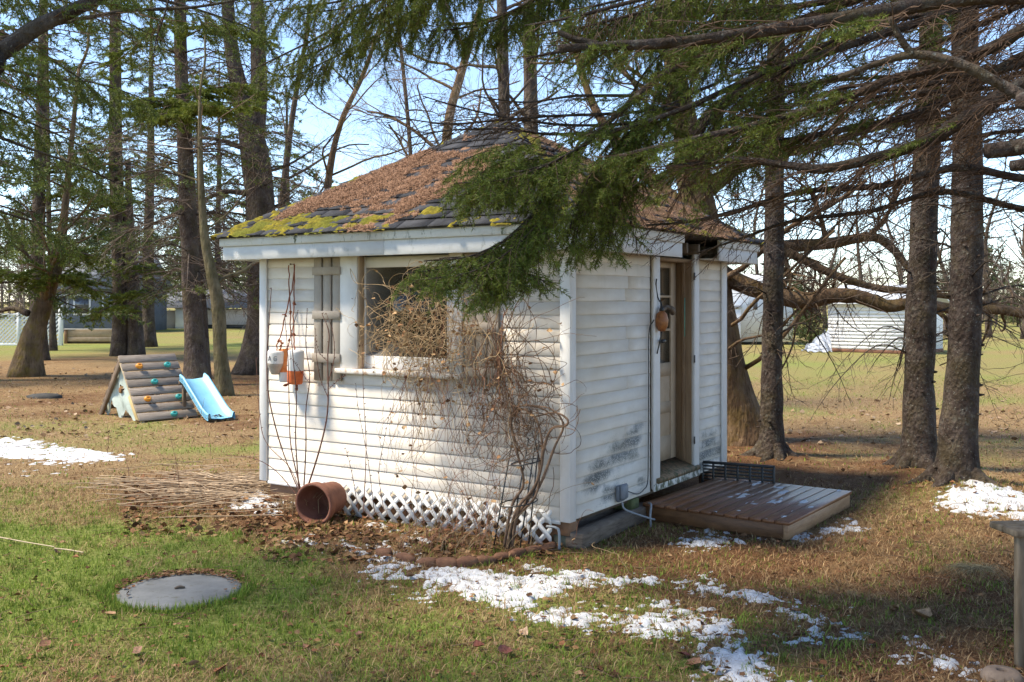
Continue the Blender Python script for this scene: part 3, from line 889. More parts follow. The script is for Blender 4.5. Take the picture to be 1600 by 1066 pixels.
# moss and fallen needles lie on the roof
def px_on_face(pts, k):
    a, X_, Y_, N_, L, S, ua = face_frame(k)
    Mw = np.array([AX, AY, UP]).T
    aw, Nw = ORG + Mw @ a, Mw @ N_; o = np.array([0, 0, H]); out = []
    for (px, py) in pts:
        r = P(px, py, 1.0) - o; q = o + r * (((aw - o) @ Nw) / (r @ Nw)); dl = Mw.T @ (q - ORG) - a
        out.append((dl @ X_, dl @ Y_))
    return np.array(out)
def roof_patch(mb, k, polys, res, scale, thick, seed, cmap, hip=0.0, eave=0.0, needle=None):
    a, X_, Y_, N_, L, S, ua = face_frame(k)
    U, V_, _ = grid_sheet(np.arange(-.02, L + .02, res), np.arange(-.035, S, res))
    cov = np.zeros(U.shape)
    wu = U + (fbm(U * 3, V_ * 3, 0, seed, 3) - .5) * .35; wv = V_ + (fbm(U * 3, V_ * 3, 0, seed + 5, 3) - .5) * .35
    for poly, c in polys:
        cov = np.maximum(cov, c * np.clip(.5 + sdist(wu, wv, px_on_face(poly, k)) / .2, 0, 1))
    dl = U - V_ / S * ua; dr = (L - (L - ua) * V_ / S) - U     # distance from the two hips
    if hip: cov = np.maximum(cov, hip * np.clip(1 - dl / .26, 0, 1)); cov = np.maximum(cov, hip * .9 * np.clip(1 - dr / .22, 0, 1))
    if eave: cov = np.maximum(cov, eave * np.clip(1 - V_ / .22, 0, 1))
    n = fbm(U * scale, V_ * scale, 0, seed + 9, 2) * .55 + fbm(U * scale * 4, V_ * scale * 4, 0, seed + 3, 3) * .45
    T = np.minimum((n - (.79 - .43 * cov)) * thick * 4, thick * (.5 + n))
    T = np.where((dl < -.0) | (dr < .0) | (cov < .05), -.05, T)
    fine = fbm(U * 55, V_ * 55, 0, seed, 3)
    hgt = np.where(T > -.04, np.maximum(T, -.012) + (fine - .5) * thick * .7 + .010, -.02)
    pos = a + U[..., None] * X_ + V_[..., None] * Y_ + N_ * hgt[..., None]
    f = np.clip(fine * 1.6 - .3, 0, 1)[..., None]
    col = np.array(cmap[0]) * (1 - f) + np.array(cmap[1]) * f
    if len(cmap) > 2:
        f2 = np.clip((fbm(U * 6, V_ * 6, 0, seed + 70, 3) - .42) * 4, 0, 1)[..., None]; col = col * (1 - f2) + np.array(cmap[2]) * f2
    sheet(mb, 0, 0, pos, T, 0, col)
    if needle:
        i, j = np.nonzero(T > .002); s = R.integers(len(i), size=needle)
        p = pos[i[s], j[s]] + R.normal(0, res * .5, (needle, 1)) * X_ + R.normal(0, res * .5, (needle, 1)) * Y_
        d = nrm(R.normal(size=(needle, 1)) * X_ + R.normal(size=(needle, 1)) * Y_ + N_ * R.uniform(-.05, .45, (needle, 1))); sd = nrm(np.cross(d, N_))
        ln = R.uniform(.018, .04, (needle, 1)); f = R.random((needle, 1)); c = np.array((.10, .048, .026)) * (1 - f) + np.array((.42, .25, .155)) * f
        mb.add(np.stack([p - sd * .003 + N_ * .004, p + sd * .003 + N_ * .004, p + d * ln + N_ * .006], 1).reshape(-1, 3), np.arange(3 * needle).reshape(-1, 3), np.repeat(c, 3, 0))
LITP = [([(430,344),(455,328),(520,298),(600,262),(640,243),(690,236),(735,234),(780,236),(790,250),(770,268),(740,288),(690,312),(640,332),(580,345),(520,338),(470,340)], 1.0),
        ([(520,342),(600,334),(690,326),(690,345),(600,358),(540,360)], .72), ([(640,235),(700,214),(760,200),(800,196),(820,210),(740,226)], .45), ([(690,305),(760,280),(780,290),(720,320)], .45)]
MOSP = [([(352,370),(380,350),(430,338),(470,340),(520,338),(560,330),(610,322),(640,334),(600,350),(540,360),(470,366),(400,370)], .92),
        ([(630,338),(645,325),(690,318),(690,330),(650,342)], .95), ([(780,215),(800,200),(842,205),(846,240),(825,245)], .9)]
LITP2 = [([(880,330),(905,260),(1000,290),(1100,335),(1190,392),(1100,385),(1000,365),(900,355)], .95), ([(800,200),(850,210),(960,265),(900,330),(870,330)], .8)]
MOSP2 = [([(980,360),(1040,345),(1120,368),(1190,394),(1100,392),(1000,375)], .8), ([(800,200),(840,205),(900,300),(890,330),(850,260)], .85)]
lm, mm = MB(), MB()
roof_patch(lm, 0, LITP, .02, 5, .014, 301, ((.10, .055, .032), (.33, .20, .125), (.22, .125, .075)), needle=30000)
roof_patch(lm, 1, LITP2, .025, 5, .014, 311, ((.09, .055, .03), (.26, .165, .10), (.17, .11, .06)), needle=12000)
roof_patch(mm, 0, MOSP, .02, 7, .022, 331, ((.05, .042, .010), (.27, .22, .026), (.12, .12, .02)), hip=.86, eave=.46)
roof_patch(mm, 1, MOSP2, .025, 7, .03, 341, ((.05, .045, .012), (.22, .19, .03), (.10, .105, .022)), hip=.7, eave=.4)
def on_shed(o):
    o.parent = None; o.location = tuple(ORG); o.rotation_euler = (0, 0, SHED_RZ); return o
tag(on_shed(lm.obj("needle_litter", m_attr("rusty_needles", .9, .1, .3, 70), color=True)), "rusty brown fallen needles lying on the shed roof", "needles", None, "stuff")
tag(on_shed(mm.obj("roof_moss", m_attr("roof_moss", .95, .1, .35, 60), smooth=True, color=True)), "yellow green moss growing along the shed roof hips and eaves", "moss", None, "stuff")

# --- window
win = MB()
zg0, zg1 = on_front(640, 558, -.05)[1], on_front(640, 417, -.05)[1]
sx0, sx1 = on_front(571, 480, -.05)[0], on_front(698, 480, -.05)[0]
ys0, ys1 = .048, .078
win.box((gxl + .002, ys0, wsill), (sx0, ys1, ZT - .01), .004).box((sx1, ys0, wsill), (gxr - .002, ys1, ZT - .01), .004)
win.box((sx0 - .001, ys0 + .002, wsill), (sx1 + .001, ys1 - .002, zg0), .004).box((sx0 - .001, ys0 + .002, zg1), (sx1 + .001, ys1 - .002, ZT - .01), .004)
WIN = win.obj("window", M_TRIM, SHED)
MB().box((sx0 - .005, .060, zg0 - .005), (sx1 + .005, .066, zg1 + .005)).obj("pane", M_PANE, WIN)
MB().box((wxl, -.034, wsill), (gxl - .001, .0015, ZT - .002), .004).obj("casing", M_TRIM, WIN)
MB().box((gxr + .001, -.034, wsill), (wxr, .0015, ZT - .002), .004).obj("casing", M_TRIM, WIN)
mb = MB(); mb.box((gxl - .0005, -.02, wsill), (gxl + .012, ys0 - .001, ZT - .012), .002); mb.obj("jamb", M_DOOR, WIN)
mb = MB(); mb.box((gxr - .012, -.02, wsill), (gxr + .0005, ys0 - .001, ZT - .012), .002); mb.obj("jamb", M_DOOR, WIN)
MB().box((wxl - .02, -.075, wbot), (wxr + .02, ys1, wsill - .001), .006).obj("sill", m_paint("worn_sill_paint", (.66, .6, .52), (.78, .75, .7), .8, (.42, .24, .13), .5, .6), WIN)
# --- shutters
def shutter(x0, x1, zb, solid):
    sh = MB(); n = 3; gap = .022 if not solid else .006; w = (x1 - x0 - gap * (n - 1)) / n
    S = None
    for k in range(n):
        mb = MB(); mb.box((x0 + k * (w + gap), -.036, zb + R.normal(0, .003)), (x0 + k * (w + gap) + w, -.015, ZT - .01), .003)
        if k == 0:
            S = mb.obj("shutter", M_SHUT, SHED)
        else:
            mb.obj("slat", M_SHUT, S)
    return S
l0, l1 = on_front(491, 500, .03)[0], on_front(532, 500, .03)[0]; zb = on_front(512, 595, .03)[1]
SL = shutter(l0, l1, zb, False)
for (a, b) in ((429.5, 417), (498.7, 486), (567, 553)):
    MB().box((l0 - .008, -.050, on_front(512, a, .05)[1]), (l1 + .006, -.0365, on_front(512, b, .05)[1]), .001).obj("batten", M_SHUT, SL)
r0, r1 = on_front(727, 500, .03)[0], on_front(779, 500, .03)[0]
SR = shutter(r0, r1, on_front(750, 603, .03)[1], True)
for (a, b) in ((437, 424), (520, 504), (590, 575)):
    MB().box((r0 + .004, -.050, on_front(752, a, .05)[1]), (r1 + .008, -.0365, on_front(752, b, .05)[1]), .001).obj("batten", M_SHUT, SR)

# --- door in the right wall
RC = .15; XD = W - RC
db = MB(); zd0, zd1 = .375, 2.19
zl = [1.264, 1.566, 1.872, 2.135]
dl0, dl1 = DY0 + .055, DY1 - .115
db.box((XD - .035, DY0, zd0), (XD, dl0, zd1), .003).box((XD - .035, dl1, zd0), (XD, DY1 - .002, zd1), .003)
db.box((XD - .034, dl0 - .001, zl[3]), (XD - .001, dl1 + .001, zd1 - .001)).box((XD - .034, dl0 - .001, zd0 + .001), (XD - .001, dl1 + .001, zd0 + .22))
db.box((XD - .034, dl0 - .001, zd0 + .43), (XD - .001, dl1 + .001, zd0 + .53)).box((XD - .034, dl0 - .001, zl[0] - .12), (XD - .001, dl1 + .001, zl[0]))
for z in zl[1:3]: db.box((XD - .03, dl0 - .001, z - .011), (XD - .004, dl1 + .001, z + .011), .003)
DOOR = db.obj("door", M_DOOR, SHED)
MB().box((XD - .028, dl0, zd0 + .2), (XD - .014, dl1, zl[0] - .1), .002).obj("panel", M_DOOR, DOOR)
for z0, z1 in zip(zl[:-1], zl[1:]):
    MB().box((XD - .021, dl0, z0), (XD - .016, dl1, z1)).obj("pane", M_PANE, DOOR)
MB().box((XD - .0145, dl0 + .03, 1.99), (XD - .0135, dl0 + .17, 2.09)).obj("white_patch", m_simple("patch_white", (.6, .6, .58), (.7, .7, .68), 30, .8, 0), DOOR)  # flat white patch set on the top door pane
fr = MB()
fr.box((W - RC - .04, DY0 - .02, .30), (W + .002, DY0 - .0005, ZT), .002).box((W - RC - .04, DY1 + .0005, .30), (W + .002, DY1 + .02, ZT), .002)
fr.box((W - RC + .06, DY1 - .02, .36), (W - RC + .09, DY1 + .0, ZT - .01), .002).box((W - RC - .04, DY0, ZT - .03), (W + .001, DY1, ZT - .001))
FRM = fr.obj("door_frame", M_REVEAL, SHED)
MB().box((W + .001, 1.398, .22), (W + .03, DY0 - .003, ZT - .003), .004).obj("casing", M_TRIM, FRM)
MB().box((W + .001, DY1 + .003, .22), (W + .034, 2.384, ZT + .1), .004).obj("casing", M_TRIM, FRM)
for pz in (432, 561, 688):
    ly, lz = on_side(1084, pz, .03)
    MB().box((W + .0345, ly - .012, lz - .035), (W + .042, ly + .012, lz + .035), .003).obj("hinge", M_BLACK, FRM)
th = MB(); M = frame((W - RC - .04, 0, 0), (1, 0, 0), (0, 1, 0), (0, 0, 1))
V = np.array([(W - RC - .04, y, z) for y in (DY0 - .02, DY1 + .02) for z in (.30, .378)] + [(W + .055, y, z) for y in (DY0 - .09, DY1 + .09) for z in (.265, .300)])
th.add(V, [[0, 1, 3, 2], [4, 6, 7, 5], [1, 5, 7, 3], [0, 2, 6, 4], [0, 4, 5, 1], [2, 3, 7, 6]])
M_THRES = m_paint("rotten_threshold", (.17, .105, .06), (.30, .20, .12), .9, (.05, .06, .025), .45, .58, .7)
th.obj("threshold", M_THRES, FRM)
MB().box((W + .014, 1.40, Z0 - .004), (W + .036, 2.384, .262), .004).obj("kick_board", M_FLAKE, FRM)
# green stripe of old paint on the door jamb
ly, lz = on_side(1053, 505, -RC + .02)
MB().box((W - RC + .0905, DY1 - .021, 1.50), (W - RC + .0925, DY1 - .003, 1.86)).obj("paint_smear", m_simple("green_paint", (.12, .34, .26), (.2, .45, .36), 20, .6, .1), FRM)

# --- skirt lattice
zb, zt = .005, .275
LAT = bpy.data.objects.new("lattice_skirt", None); COL.objects.link(LAT); LAT.parent = SHED
M_LATT = m_paint("white_lattice", (.66, .65, .62), (.78, .77, .74), .45, (.36, .29, .18), .58, .7)
lx0, lx1 = on_front(497, 790, .03)[0], on_front(866, 850, .03)[0] - .02
def slat(x, dirn, yo):
    hgt = zt - zb; w = .036
    q = [np.array(p) for p in ((x, zb), (x + w * 1.41, zb), (x + w * 1.41 + dirn * hgt, zt), (x + dirn * hgt, zt))]
    rect = np.array([(lx0, zb - .01), (lx1, zb - .01), (lx1, zt + .01), (lx0, zt + .01)])
    if dirn < 0: pass
    pl = clip(q, rect)
    if len(pl) < 3: return
    pl = np.array(pl); n = len(pl)
    a = np.stack([pl[:, 0], np.full(n, -yo), pl[:, 1]], 1); b = a + [0, -.007, 0]
    mb = MB(); mb.add(np.vstack([a, b]), [list(range(n))]); mb.f.append(np.array([list(range(2 * n - 1, n - 1, -1))]))
    mb.f.append(np.array([[i, n + i, n + (i + 1) % n, (i + 1) % n] for i in range(n)]))
    mb.obj("slat", M_LATT, LAT)
x = lx0 - .35
while x < lx1 + .35:
    slat(x, 1, .027); slat(x + .06, -1, .0345); x += .128
# --- supports under the shed
MB().box((.06, .03, .02), (W - .14, .13, Z0 - .033), .006).obj("floor_beam", M_BEAM, SHED)
MB().box((W - .13, .012, .088), (W - .004, .14, Z0 - .012), .006).obj("corner_block", M_BEAM, SHED)
MB().box((W - .17, .03, -.05), (W - .012, .2, .086), .006).obj("concrete_block", m_simple("mossy_concrete", (.07, .075, .05), (.15, .15, .11), 9, .9, .5), SHED)
MB().box((W - .14, 2.78, -.03), (W - .04, 2.90, Z0 - .012), .006).obj("post", M_BEAM, SHED)
MB().box((.03, 2.8, -.03), (.15, 2.95, Z0 - .03), .006).obj("post", M_BEAM, SHED)
MB().box((W - .16, 1.0, .10), (W + .02, 1.14, Z0 - .006), .01).obj("joist_end", m_simple("green_algae_timber", (.06, .075, .03), (.14, .15, .065), 9, .9, .5), SHED)
MB().box((W - .9, .25, -.03), (W - .75, D - .1, Z0 - .033), .01).obj("bearer", M_DARKWOOD, SHED)
# --- outlet box and wiring on the right wall
oy, oz = on_side(969, 770, .03)
mb = MB(); mb.box((W + .012, oy - .05, oz - .07), (W + .05, oy + .06, oz + .06), .01).box((W + .05, oy - .058, oz - .05), (W + .085, oy + .05, oz + .075), .015)
OUT = mb.obj("outlet_box", m_simple("grey_outlet_plastic", (.15, .165, .19), (.22, .235, .26), 12, .5, .1, spec=.4), SHED)
def wpx_side(px, py, off): 
    ly, lz = on_side(px, py, off); return np.array([W + off, ly, lz])
mb = MB(); tube(mb, catmull([wpx_side(981, 768, .05), wpx_side(996, 772, .035), wpx_side(1006, 765, .03), wpx_side(1012, 752, .03), wpx_side(1013, 700, .022), wpx_side(1013.5, 600, .022), wpx_side(1014, 520, .022), wpx_side(1022, 500, .04)], 40), .0045, 6)
mb.obj("cable", M_BLACK, SHED)
c0 = wpx_side(972, 785, .06)
gq = [np.array([w2loc(*(G(px, py)[:2]))[0], w2loc(*(G(px, py)[:2]))[1], z]) for (px, py, z) in ((1003, 838, .02), (1004, 828, .12))]
mb = MB(); tube(mb, catmull([c0, c0 + [.03, .01, -.06], np.array([W + .2, oy + .18, .08]), np.array([W + .22, oy + .24, .06])], 20), .008, 8); tube(mb, catmull([np.array([W + .2, oy + .21, .0]), np.array([W + .2, oy + .2, .1]), np.array([W + .15, oy + .32, .16]), np.array([W + .06, oy + .45, .14])], 20), .009, 8)
mb.obj("conduit", m_simple("grey_conduit", (.22, .23, .24), (.32, .33, .34), 20, .5, 0), SHED)
# white pipe end at the near corner
q = on_front(866, 830, .05); mb = MB(); tube(mb, catmull([np.array([q[0] - .06, -.06, .16]), np.array([q[0] + .02, -.06, .16]), np.array([q[0] + .05, -.065, .13]), np.array([q[0] + .055, -.07, -.01])], 14), .010, 8)
mb.obj("downpipe", m_simple("white_hose", (.26, .28, .29), (.34, .36, .37), 20, .5, 0), SHED)
# flaps of paint and stains stay in the paint materials; wall nail for the ropes

# ================================================================== things around the shed
def fpt(px, py, off):
    """world point on a plane parallel to the front wall, off metres in front"""
    x, z = on_front(px, py, off); return loc2w(x, -off, z)
def lathe(mb, prof, sides=24, M=None, col=None, wob=0.0):
    prof = np.asarray(prof, float); n = len(prof); th = np.linspace(0, 2 * np.pi, sides, endpoint=False)
    V = np.stack([prof[:, :1] * np.cos(th), prof[:, :1] * np.sin(th), np.repeat(prof[:, 1:], sides, 1)], -1)
    if wob: V[..., :2] *= 1 + wob * (fbm(V[..., 0] * 9, V[..., 1] * 9, V[..., 2] * 9, 3, 2)[..., None] - .5)
    V = V.reshape(-1, 3)
    if M is not None: V = V @ M[:3, :3].T + M[:3, 3]
    i, j = np.meshgrid(np.arange(n - 1), np.arange(sides), indexing='ij'); j2 = (j + 1) % sides
    mb.add(V, np.stack([i * sides + j, i * sides + j2, (i + 1) * sides + j2, (i + 1) * sides + j], -1).reshape(-1, 4), col)

# --- hanging buoys
M_ROPE = m_simple("frayed_red_rope", (.17, .05, .025), (.34, .12, .06), 60, .9, .6)
M_BWHITE = m_simple("chalky_white_foam", (.62, .60, .57), (.74, .72, .70), 14, .8, .3)
M_BORANGE = m_simple("faded_orange_paint", (.55, .15, .035), (.80, .30, .10), 16, .7, .3)
M_BRED = m_simple("orange_red_paint", (.50, .075, .02), (.72, .20, .06), 22, .7, .4)
NAIL = fpt(455, 413, .04)
def buoy(px, py0, py1, off, rad, bands, label, ropepts, tilt=0.0, cone=.5):
    top, bot = fpt(px, py0, off), fpt(px, py1, off); hgt = top[2] - bot[2]
    T = thing("buoy", label, "buoy", bot, 0)
    T.rotation_euler = (0, tilt, SHED_RZ)
    def prof(z):   # radius at 0..1 of the height
        r = np.interp(z, [0, .03, .40, .46, .95, 1.0], [.92 - .60 * cone, 1.0 - .62 * cone, 1.0 - .04 * cone, 1, 1, .90])
        return r * rad
    for (z0, z1, mt, nm) in bands:
        zz = np.linspace(z0, z1, 9); pr = [(prof(z), z * hgt) for z in zz]
        if z0 == 0: pr = [(.001, 0)] + pr
        if z1 == 1: pr = pr + [(.001, hgt)]
        mb = MB(); lathe(mb, pr, 20); mb.obj(nm, mt, T, smooth=True)
    for rp in ropepts:
        mb = MB(); pts = catmull([np.array(fpt(*q)) for q in rp], 24); pts += R.normal(0, .003, pts.shape)
        loc = (pts - bot) @ np.array(Matrix.Rotation(SHED_RZ, 3, 'Z')) ; tube(mb, loc, .0055, 6)
        for (k) in (6, 13):
            mbk = loc[k] + R.normal(0, .008, (10, 3)); tube(mb, catmull(mbk, 20), .005, 5)
        mb.obj("rope", M_ROPE, T)
    return T
B1 = buoy(430, 548, 585, .16, .075, ((0, .48, m_simple("grimy_foam", (.34, .29, .24), (.48, .42, .36), 14, .8, .3), "lower_body"), (.48, 1, M_BWHITE, "upper_body")),
     "white foam buoy with letters and dirty tapered base hung on shed wall", [[(432, 549, .16), (431, 538, .15), (436, 528, .10), (440, 505, .06), (447, 470, .05), (452, 445, .045), (454.5, 414, .045)], [(436, 548, .16), (438, 536, .15), (434, 530, .11)]], 0.05, .8)
buoy(446, 545, 597, .085, .062, ((0, .30, M_BWHITE, "lower_body"), (.30, 1, M_BORANGE, "upper_body")),
     "orange buoy with white lower end squeezed between two white ones", [[(449, 546, .085), (453, 536, .075), (456, 520, .06), (456, 480, .05), (455, 440, .045), (455, 414, .042)]], -.03, .2)
buoy(461, 547, 600, .17, .072, ((0, .40, M_BRED, "lower_body"), (.40, 1, M_BWHITE, "upper_body")),
     "white buoy with orange red bottom half hung on shed wall", [[(459, 548, .17), (457, 530, .12), (456, 500, .06), (455.5, 470, .05), (455, 445, .045), (455, 413.5, .045)], [(452, 598, .17), (448, 603, .17), (443, 604, .17)], [(462, 599, .17), (464, 605, .18), (462, 610, .18)]], .04, .15)
mb = MB()   # the letters A G on the white buoy
def stroke(pts):
    V = []
    for (u, v) in pts:                      # u angle (rad) around, v height
        u = u * 1.15 + .55
        V.append((.0765 * math.sin(u), -.0765 * math.cos(u), v))
    tube(mb, catmull(V, max(4, len(V) * 4)), .0035, 5)
hb = (fpt(430, 548, .16)[2] - fpt(430, 585, .16)[2])
stroke([(-.62, .60 * hb), (-.46, .80 * hb)]); stroke([(-.46, .80 * hb), (-.28, .60 * hb)]); stroke([(-.55, .67 * hb), (-.36, .67 * hb)])
stroke([(.30, .76 * hb), (.20, .79 * hb), (.08, .77 * hb), (.02, .70 * hb), (.08, .62 * hb), (.2, .60 * hb), (.3, .63 * hb), (.3, .69 * hb), (.2, .69 * hb)])
mb.obj("lettering", m_simple("faded_grey_marking", (.2, .19, .19), (.3, .29, .28), 40, .8, 0), B1)
mb = MB(); lathe(mb, [(.0005, .0), (.008, .0), (.008, .006), (.004, .008), (.004, .05)], 8, frame(loc2w(on_front(455, 413, .04)[0], -.052, NAIL[2]), AX, UP, AY)); 
tag(mb.obj("nail", M_DARKWOOD), "big rusty nail in the siding holding the buoy ropes", "nail")

# --- ornament by the door
T = thing("wall_ornament", "orange lantern shaped metal ornament hung beside the shed door", "ornament", loc2w(W, 1.46, 1.60), SHED_RZ)
mb = MB(); lathe(mb, [(.001, -.09), (.03, -.085), (.052, -.04), (.058, .01), (.045, .06), (.02, .085), (.001, .09)], 14, frame((.075, 0, .06), (1, 0, 0), (0, 1, 0), (0, 0, 1)))
mb.obj("lantern_body", m_simple("rusty_orange_glaze", (.20, .065, .02), (.42, .17, .05), 25, .4, .3, spec=.5), T, smooth=True)
mb = MB(); tube(mb, catmull([(.075, 0, .14), (.06, .03, .2), (.035, .01, .26), (.031, -.02, .36), (.05, -.05, .42)], 20), .006, 6); lathe(mb, [(.001, 0), (.02, .005), (.022, .03), (.001, .05)], 10, frame((.075, 0, .135), (1, 0, 0), (0, 1, 0), (0, 0, 1)))
mb.obj("hook", M_BLACK, T)
mb = MB(); tube(mb, catmull([(.075, 0, .15), (.09, .06, .18), (.10, .12, .16)], 10), .02, 8); tube(mb, catmull([(.10, .10, .17), (.105, .15, .15), (.1, .17, .11)], 10), [.024, .026, .03, .03, .03, .03, .03, .028, .02, .01], 8)
mb.obj("bird_figure", m_simple("brown_bird_metal", (.06, .045, .035), (.2, .15, .11), 25, .6, .3), T, smooth=True)
mb = MB(); tube(mb, catmull([(.075, 0, -.03), (.06, -.01, -.12), (.045, -.03, -.22)], 10), .006, 6); mb.box((.04, .02, -.13), (.08, .09, -.10), .008)
mb.obj("clapper", M_BLACK, T)

# --- deck platform outside the door
M_DECK = m_simple("wet_brown_decking", (.11, .042, .018), (.26, .115, .05), 5, .34, .25, (14, 1, 14), objvar=.25, spec=.45, bscale=8, objc=True)
M_DECKF = m_simple("stained_deck_edge", (.085, .038, .016), (.22, .105, .045), 4, .45, .35, (1.5, 1.5, 6), spec=.4, bscale=25)
M_DECKE = m_simple("light_deck_end", (.26, .14, .07), (.42, .26, .14), 5, .5, .3, (1, 1, 6), spec=.35, bscale=25)
DROT = SHED_RZ - math.radians(2.5)
D0 = loc2w(W + .035, 1.17); DK = thing("deck_platform", "low wet wooden deck platform outside the shed door", "deck", D0, DROT)
DXL, DYL, DZ = 1.25, 1.53, .150
nb = 12; bw = DXL / nb
MB().box((0.02, .004, .008), (DXL - .045, .044, DZ - .027), .004).obj("front_rim", M_DECKF, DK)
MB().box((DXL - .043, .0, .006), (DXL - .003, DYL - .01, DZ - .0275), .004).obj("end_rim", M_DECKE, DK)
MB().box((0.02, DYL - .05, .008), (DXL - .045, DYL - .01, DZ - .027), .004).obj("back_rim", M_DECKF, DK)
MB().box((0.02, .046, .008), (.06, DYL - .052, DZ - .027), .004).obj("joist", M_DECKF, DK)
MB().box((.6, .046, .008), (.64, DYL - .052, DZ - .027), .004).obj("joist", M_DECKF, DK)
for k in range(nb):
    x0 = k * bw + .004; x1 = (k + 1) * bw - .006
    if k == nb - 1: x1 = DXL + .012
    mb = MB(); mb.box((x0, -.012 + R.normal(0, .003), DZ - .026), (x1, DYL + R.normal(0, .003), DZ + R.normal(0, .0006)), .003); mb.obj("deck_board", M_DECK, DK)
sn = MB()   # thin white patches painting the sky's sheen on the outer boards
for k in range(3, nb):
    x0 = k * bw + .006; x1 = (k + 1) * bw - .008
    U, V_, _ = grid_sheet(np.linspace(x0, x1, 12), np.arange(.0, DYL - .02, .012))
    cov = np.clip(.0 + .04 * (k - 5), 0, .20) * np.clip(1.15 - np.abs(V_ - .75 + .03 * (nb - k)) / .75, 0, 1) * (1.15 if k < nb - 1 else .9)
    cov = np.where((V_ > 1.0) & (k < 8), cov + .2, cov)
    n = fbm(U * 14 + k * 9, V_ * 6, 0, 91, 3)
    T_ = (n - (.78 - .62 * cov)) * .06
    Zd = DZ + np.clip(T_, -.006, .007)
    sheet(sn, 0, 0, np.stack([U, V_, Zd], -1), T_, 0)
so_ = sn.obj("deck_sheen", M_SNOW, smooth=True); so_.location = tuple(D0); so_.rotation_euler = (0, 0, DROT)
tag(so_, "thin white patches painted as sky sheen on the wet deck boards", "snow", None, "stuff")

# --- black plastic grate standing behind the deck, and the rail beside it
pa, pb = P(1096, 735, 9.55), P(1211, 741, 9.25)
gd = nrm((pb - pa) * [1, 1, 0]); gl = np.linalg.norm((pb - pa)[:2])
GT = thing("plastic_grate", "black slatted plastic grate standing on edge behind the deck", "grate", (pa[0], pa[1], 0), math.atan2(gd[1], gd[0]))
gh = .315
mb = MB(); mb.box((0, -.012, .0), (gl, .012, .025), .004).box((0, -.012, gh - .025), (gl, .012, gh), .004).box((0, -.0125, .0), (.022, .0125, gh), .004).box((gl - .022, -.0125, .0), (gl, .0125, gh), .004)
GF = mb.obj("frame", M_BLACK, GT)
for k in range(8):
    z = .045 + k * .031; MB().box((.02, -.006, z), (gl - .02, .006, z + .014), .002).obj("slat", M_BLACK, GT)
for k in range(1, 6): MB().box((gl * k / 6 - .01, -.009, .02), (gl * k / 6 + .01, .009, gh - .02), .002).obj("rib", M_BLACK, GT)
ra, rb_ = P(1206, 755, 9.35), P(1299, 771, 9.0); ra[2] = .14; rb_[2] = .13
rd = nrm(rb_ - ra); rl = np.linalg.norm(rb_ - ra)
mb = MB(); Mr = frame((0, 0, 0), (1, 0, 0), (0, 1, 0), (0, 0, 1)); mb.box((0, -.025, -.13), (rl, .02, -.03), .004).box((0, -.06, -.03), (rl, .03, .0), .004)
o = mb.obj("black_rail", m_simple("black_grey_plastic", (.02, .022, .025), (.05, .052, .056), 12, .4, .1, spec=.5)); o.location = tuple(ra); o.rotation_euler = (0, 0, math.atan2(rd[1], rd[0]))
tag(o, "straight black plastic channel lying along the back of the deck", "rail")

# --- timber sleepers under the right wall
for k in range(3):
    mb = MB(); L = (1.36, 1.22, 1.30)[k]
    mb.box((-.072, 0, 0), (.072, L, .115 + .006 * k), .008)
    V = mb.v[0]; V += R.normal(0, .003, V.shape)
    o = mb.obj("timber_sleeper", M_SLEEPER); o.location = tuple(loc2w(W - .085 - .155 * k, .215 if k < 2 else .05, .0) if k else loc2w(W + .03, .02, .0)); o.rotation_euler = (0, 0, SHED_RZ + (.03 if k == 0 else 0))
    tag(o, ("grey weathered timber lying along the foot of the shed's door wall", "middle grey timber tucked under the shed beside the outer one", "innermost grey timber tucked far under the shed")[k], "timber", "timbers under the shed")

# --- terracotta pot lying on its side
pc = loc2w(on_front(490, 790, .44)[0], -.44); PT = thing("flower_pot", "large terracotta flower pot lying on its side by the shed", "pot", (pc[0], pc[1], 0), 0)
ax = nrm(np.array([.40, .92, .04])); vx = nrm(np.cross(UP, ax)); wz = np.cross(ax, vx)
Mp = frame((0, 0, .165), vx, wz, ax)
M_TERRA = m_simple("terracotta", (.13, .048, .030), (.25, .11, .07), 7, .8, .3, bscale=60)
mb = MB(); lathe(mb, [(.001, .40), (.15, .40), (.165, .38), (.195, .10), (.20, .085), (.222, .08), (.228, .0), (.222, -.01), (.200, -.01), (.195, .0), (.19, .06), (.155, .36), (.14, .375), (.001, .375)], 36, Mp @ np.diag([.78, .78, .78, 1.0]))
mb.obj("pot_body", M_TERRA, PT, smooth=True)

# --- scalloped clay edging in the bed
path = catmull([G(600, 868), G(650, 880), G(700, 885), G(745, 884), G(785, 876), G(820, 868), G(856, 860)], 10)
for k, q in enumerate(path):
    nx = path[min(k + 1, 9)] - path[max(k - 1, 0)]
    mb = MB(); tube(mb, [(0, 0, -.04), (0, 0, .03), (0, 0, .045), (0, 0, .055)], [.055, .056, .050, .030], 12, noise=.25, nscale=20, seed=k)
    o = mb.obj("edging_block", m_simple("mossy_clay", (.11, .05, .03), (.22, .11, .06), 14, .9, .5) if k == 0 else bpy.data.materials["mossy_clay"], smooth=True)
    o.location = (q[0], q[1], float(gz(q[0], q[1])) + .0); o.rotation_euler = (R.normal(0, .1), R.normal(0, .1), math.atan2(nx[1], nx[0])); o.scale = (1.5, .75, R.uniform(.75, 1.1))
    tag(o, "rounded clay edging block half sunk before the white lattice", "edging", "clay edging blocks along the bed")

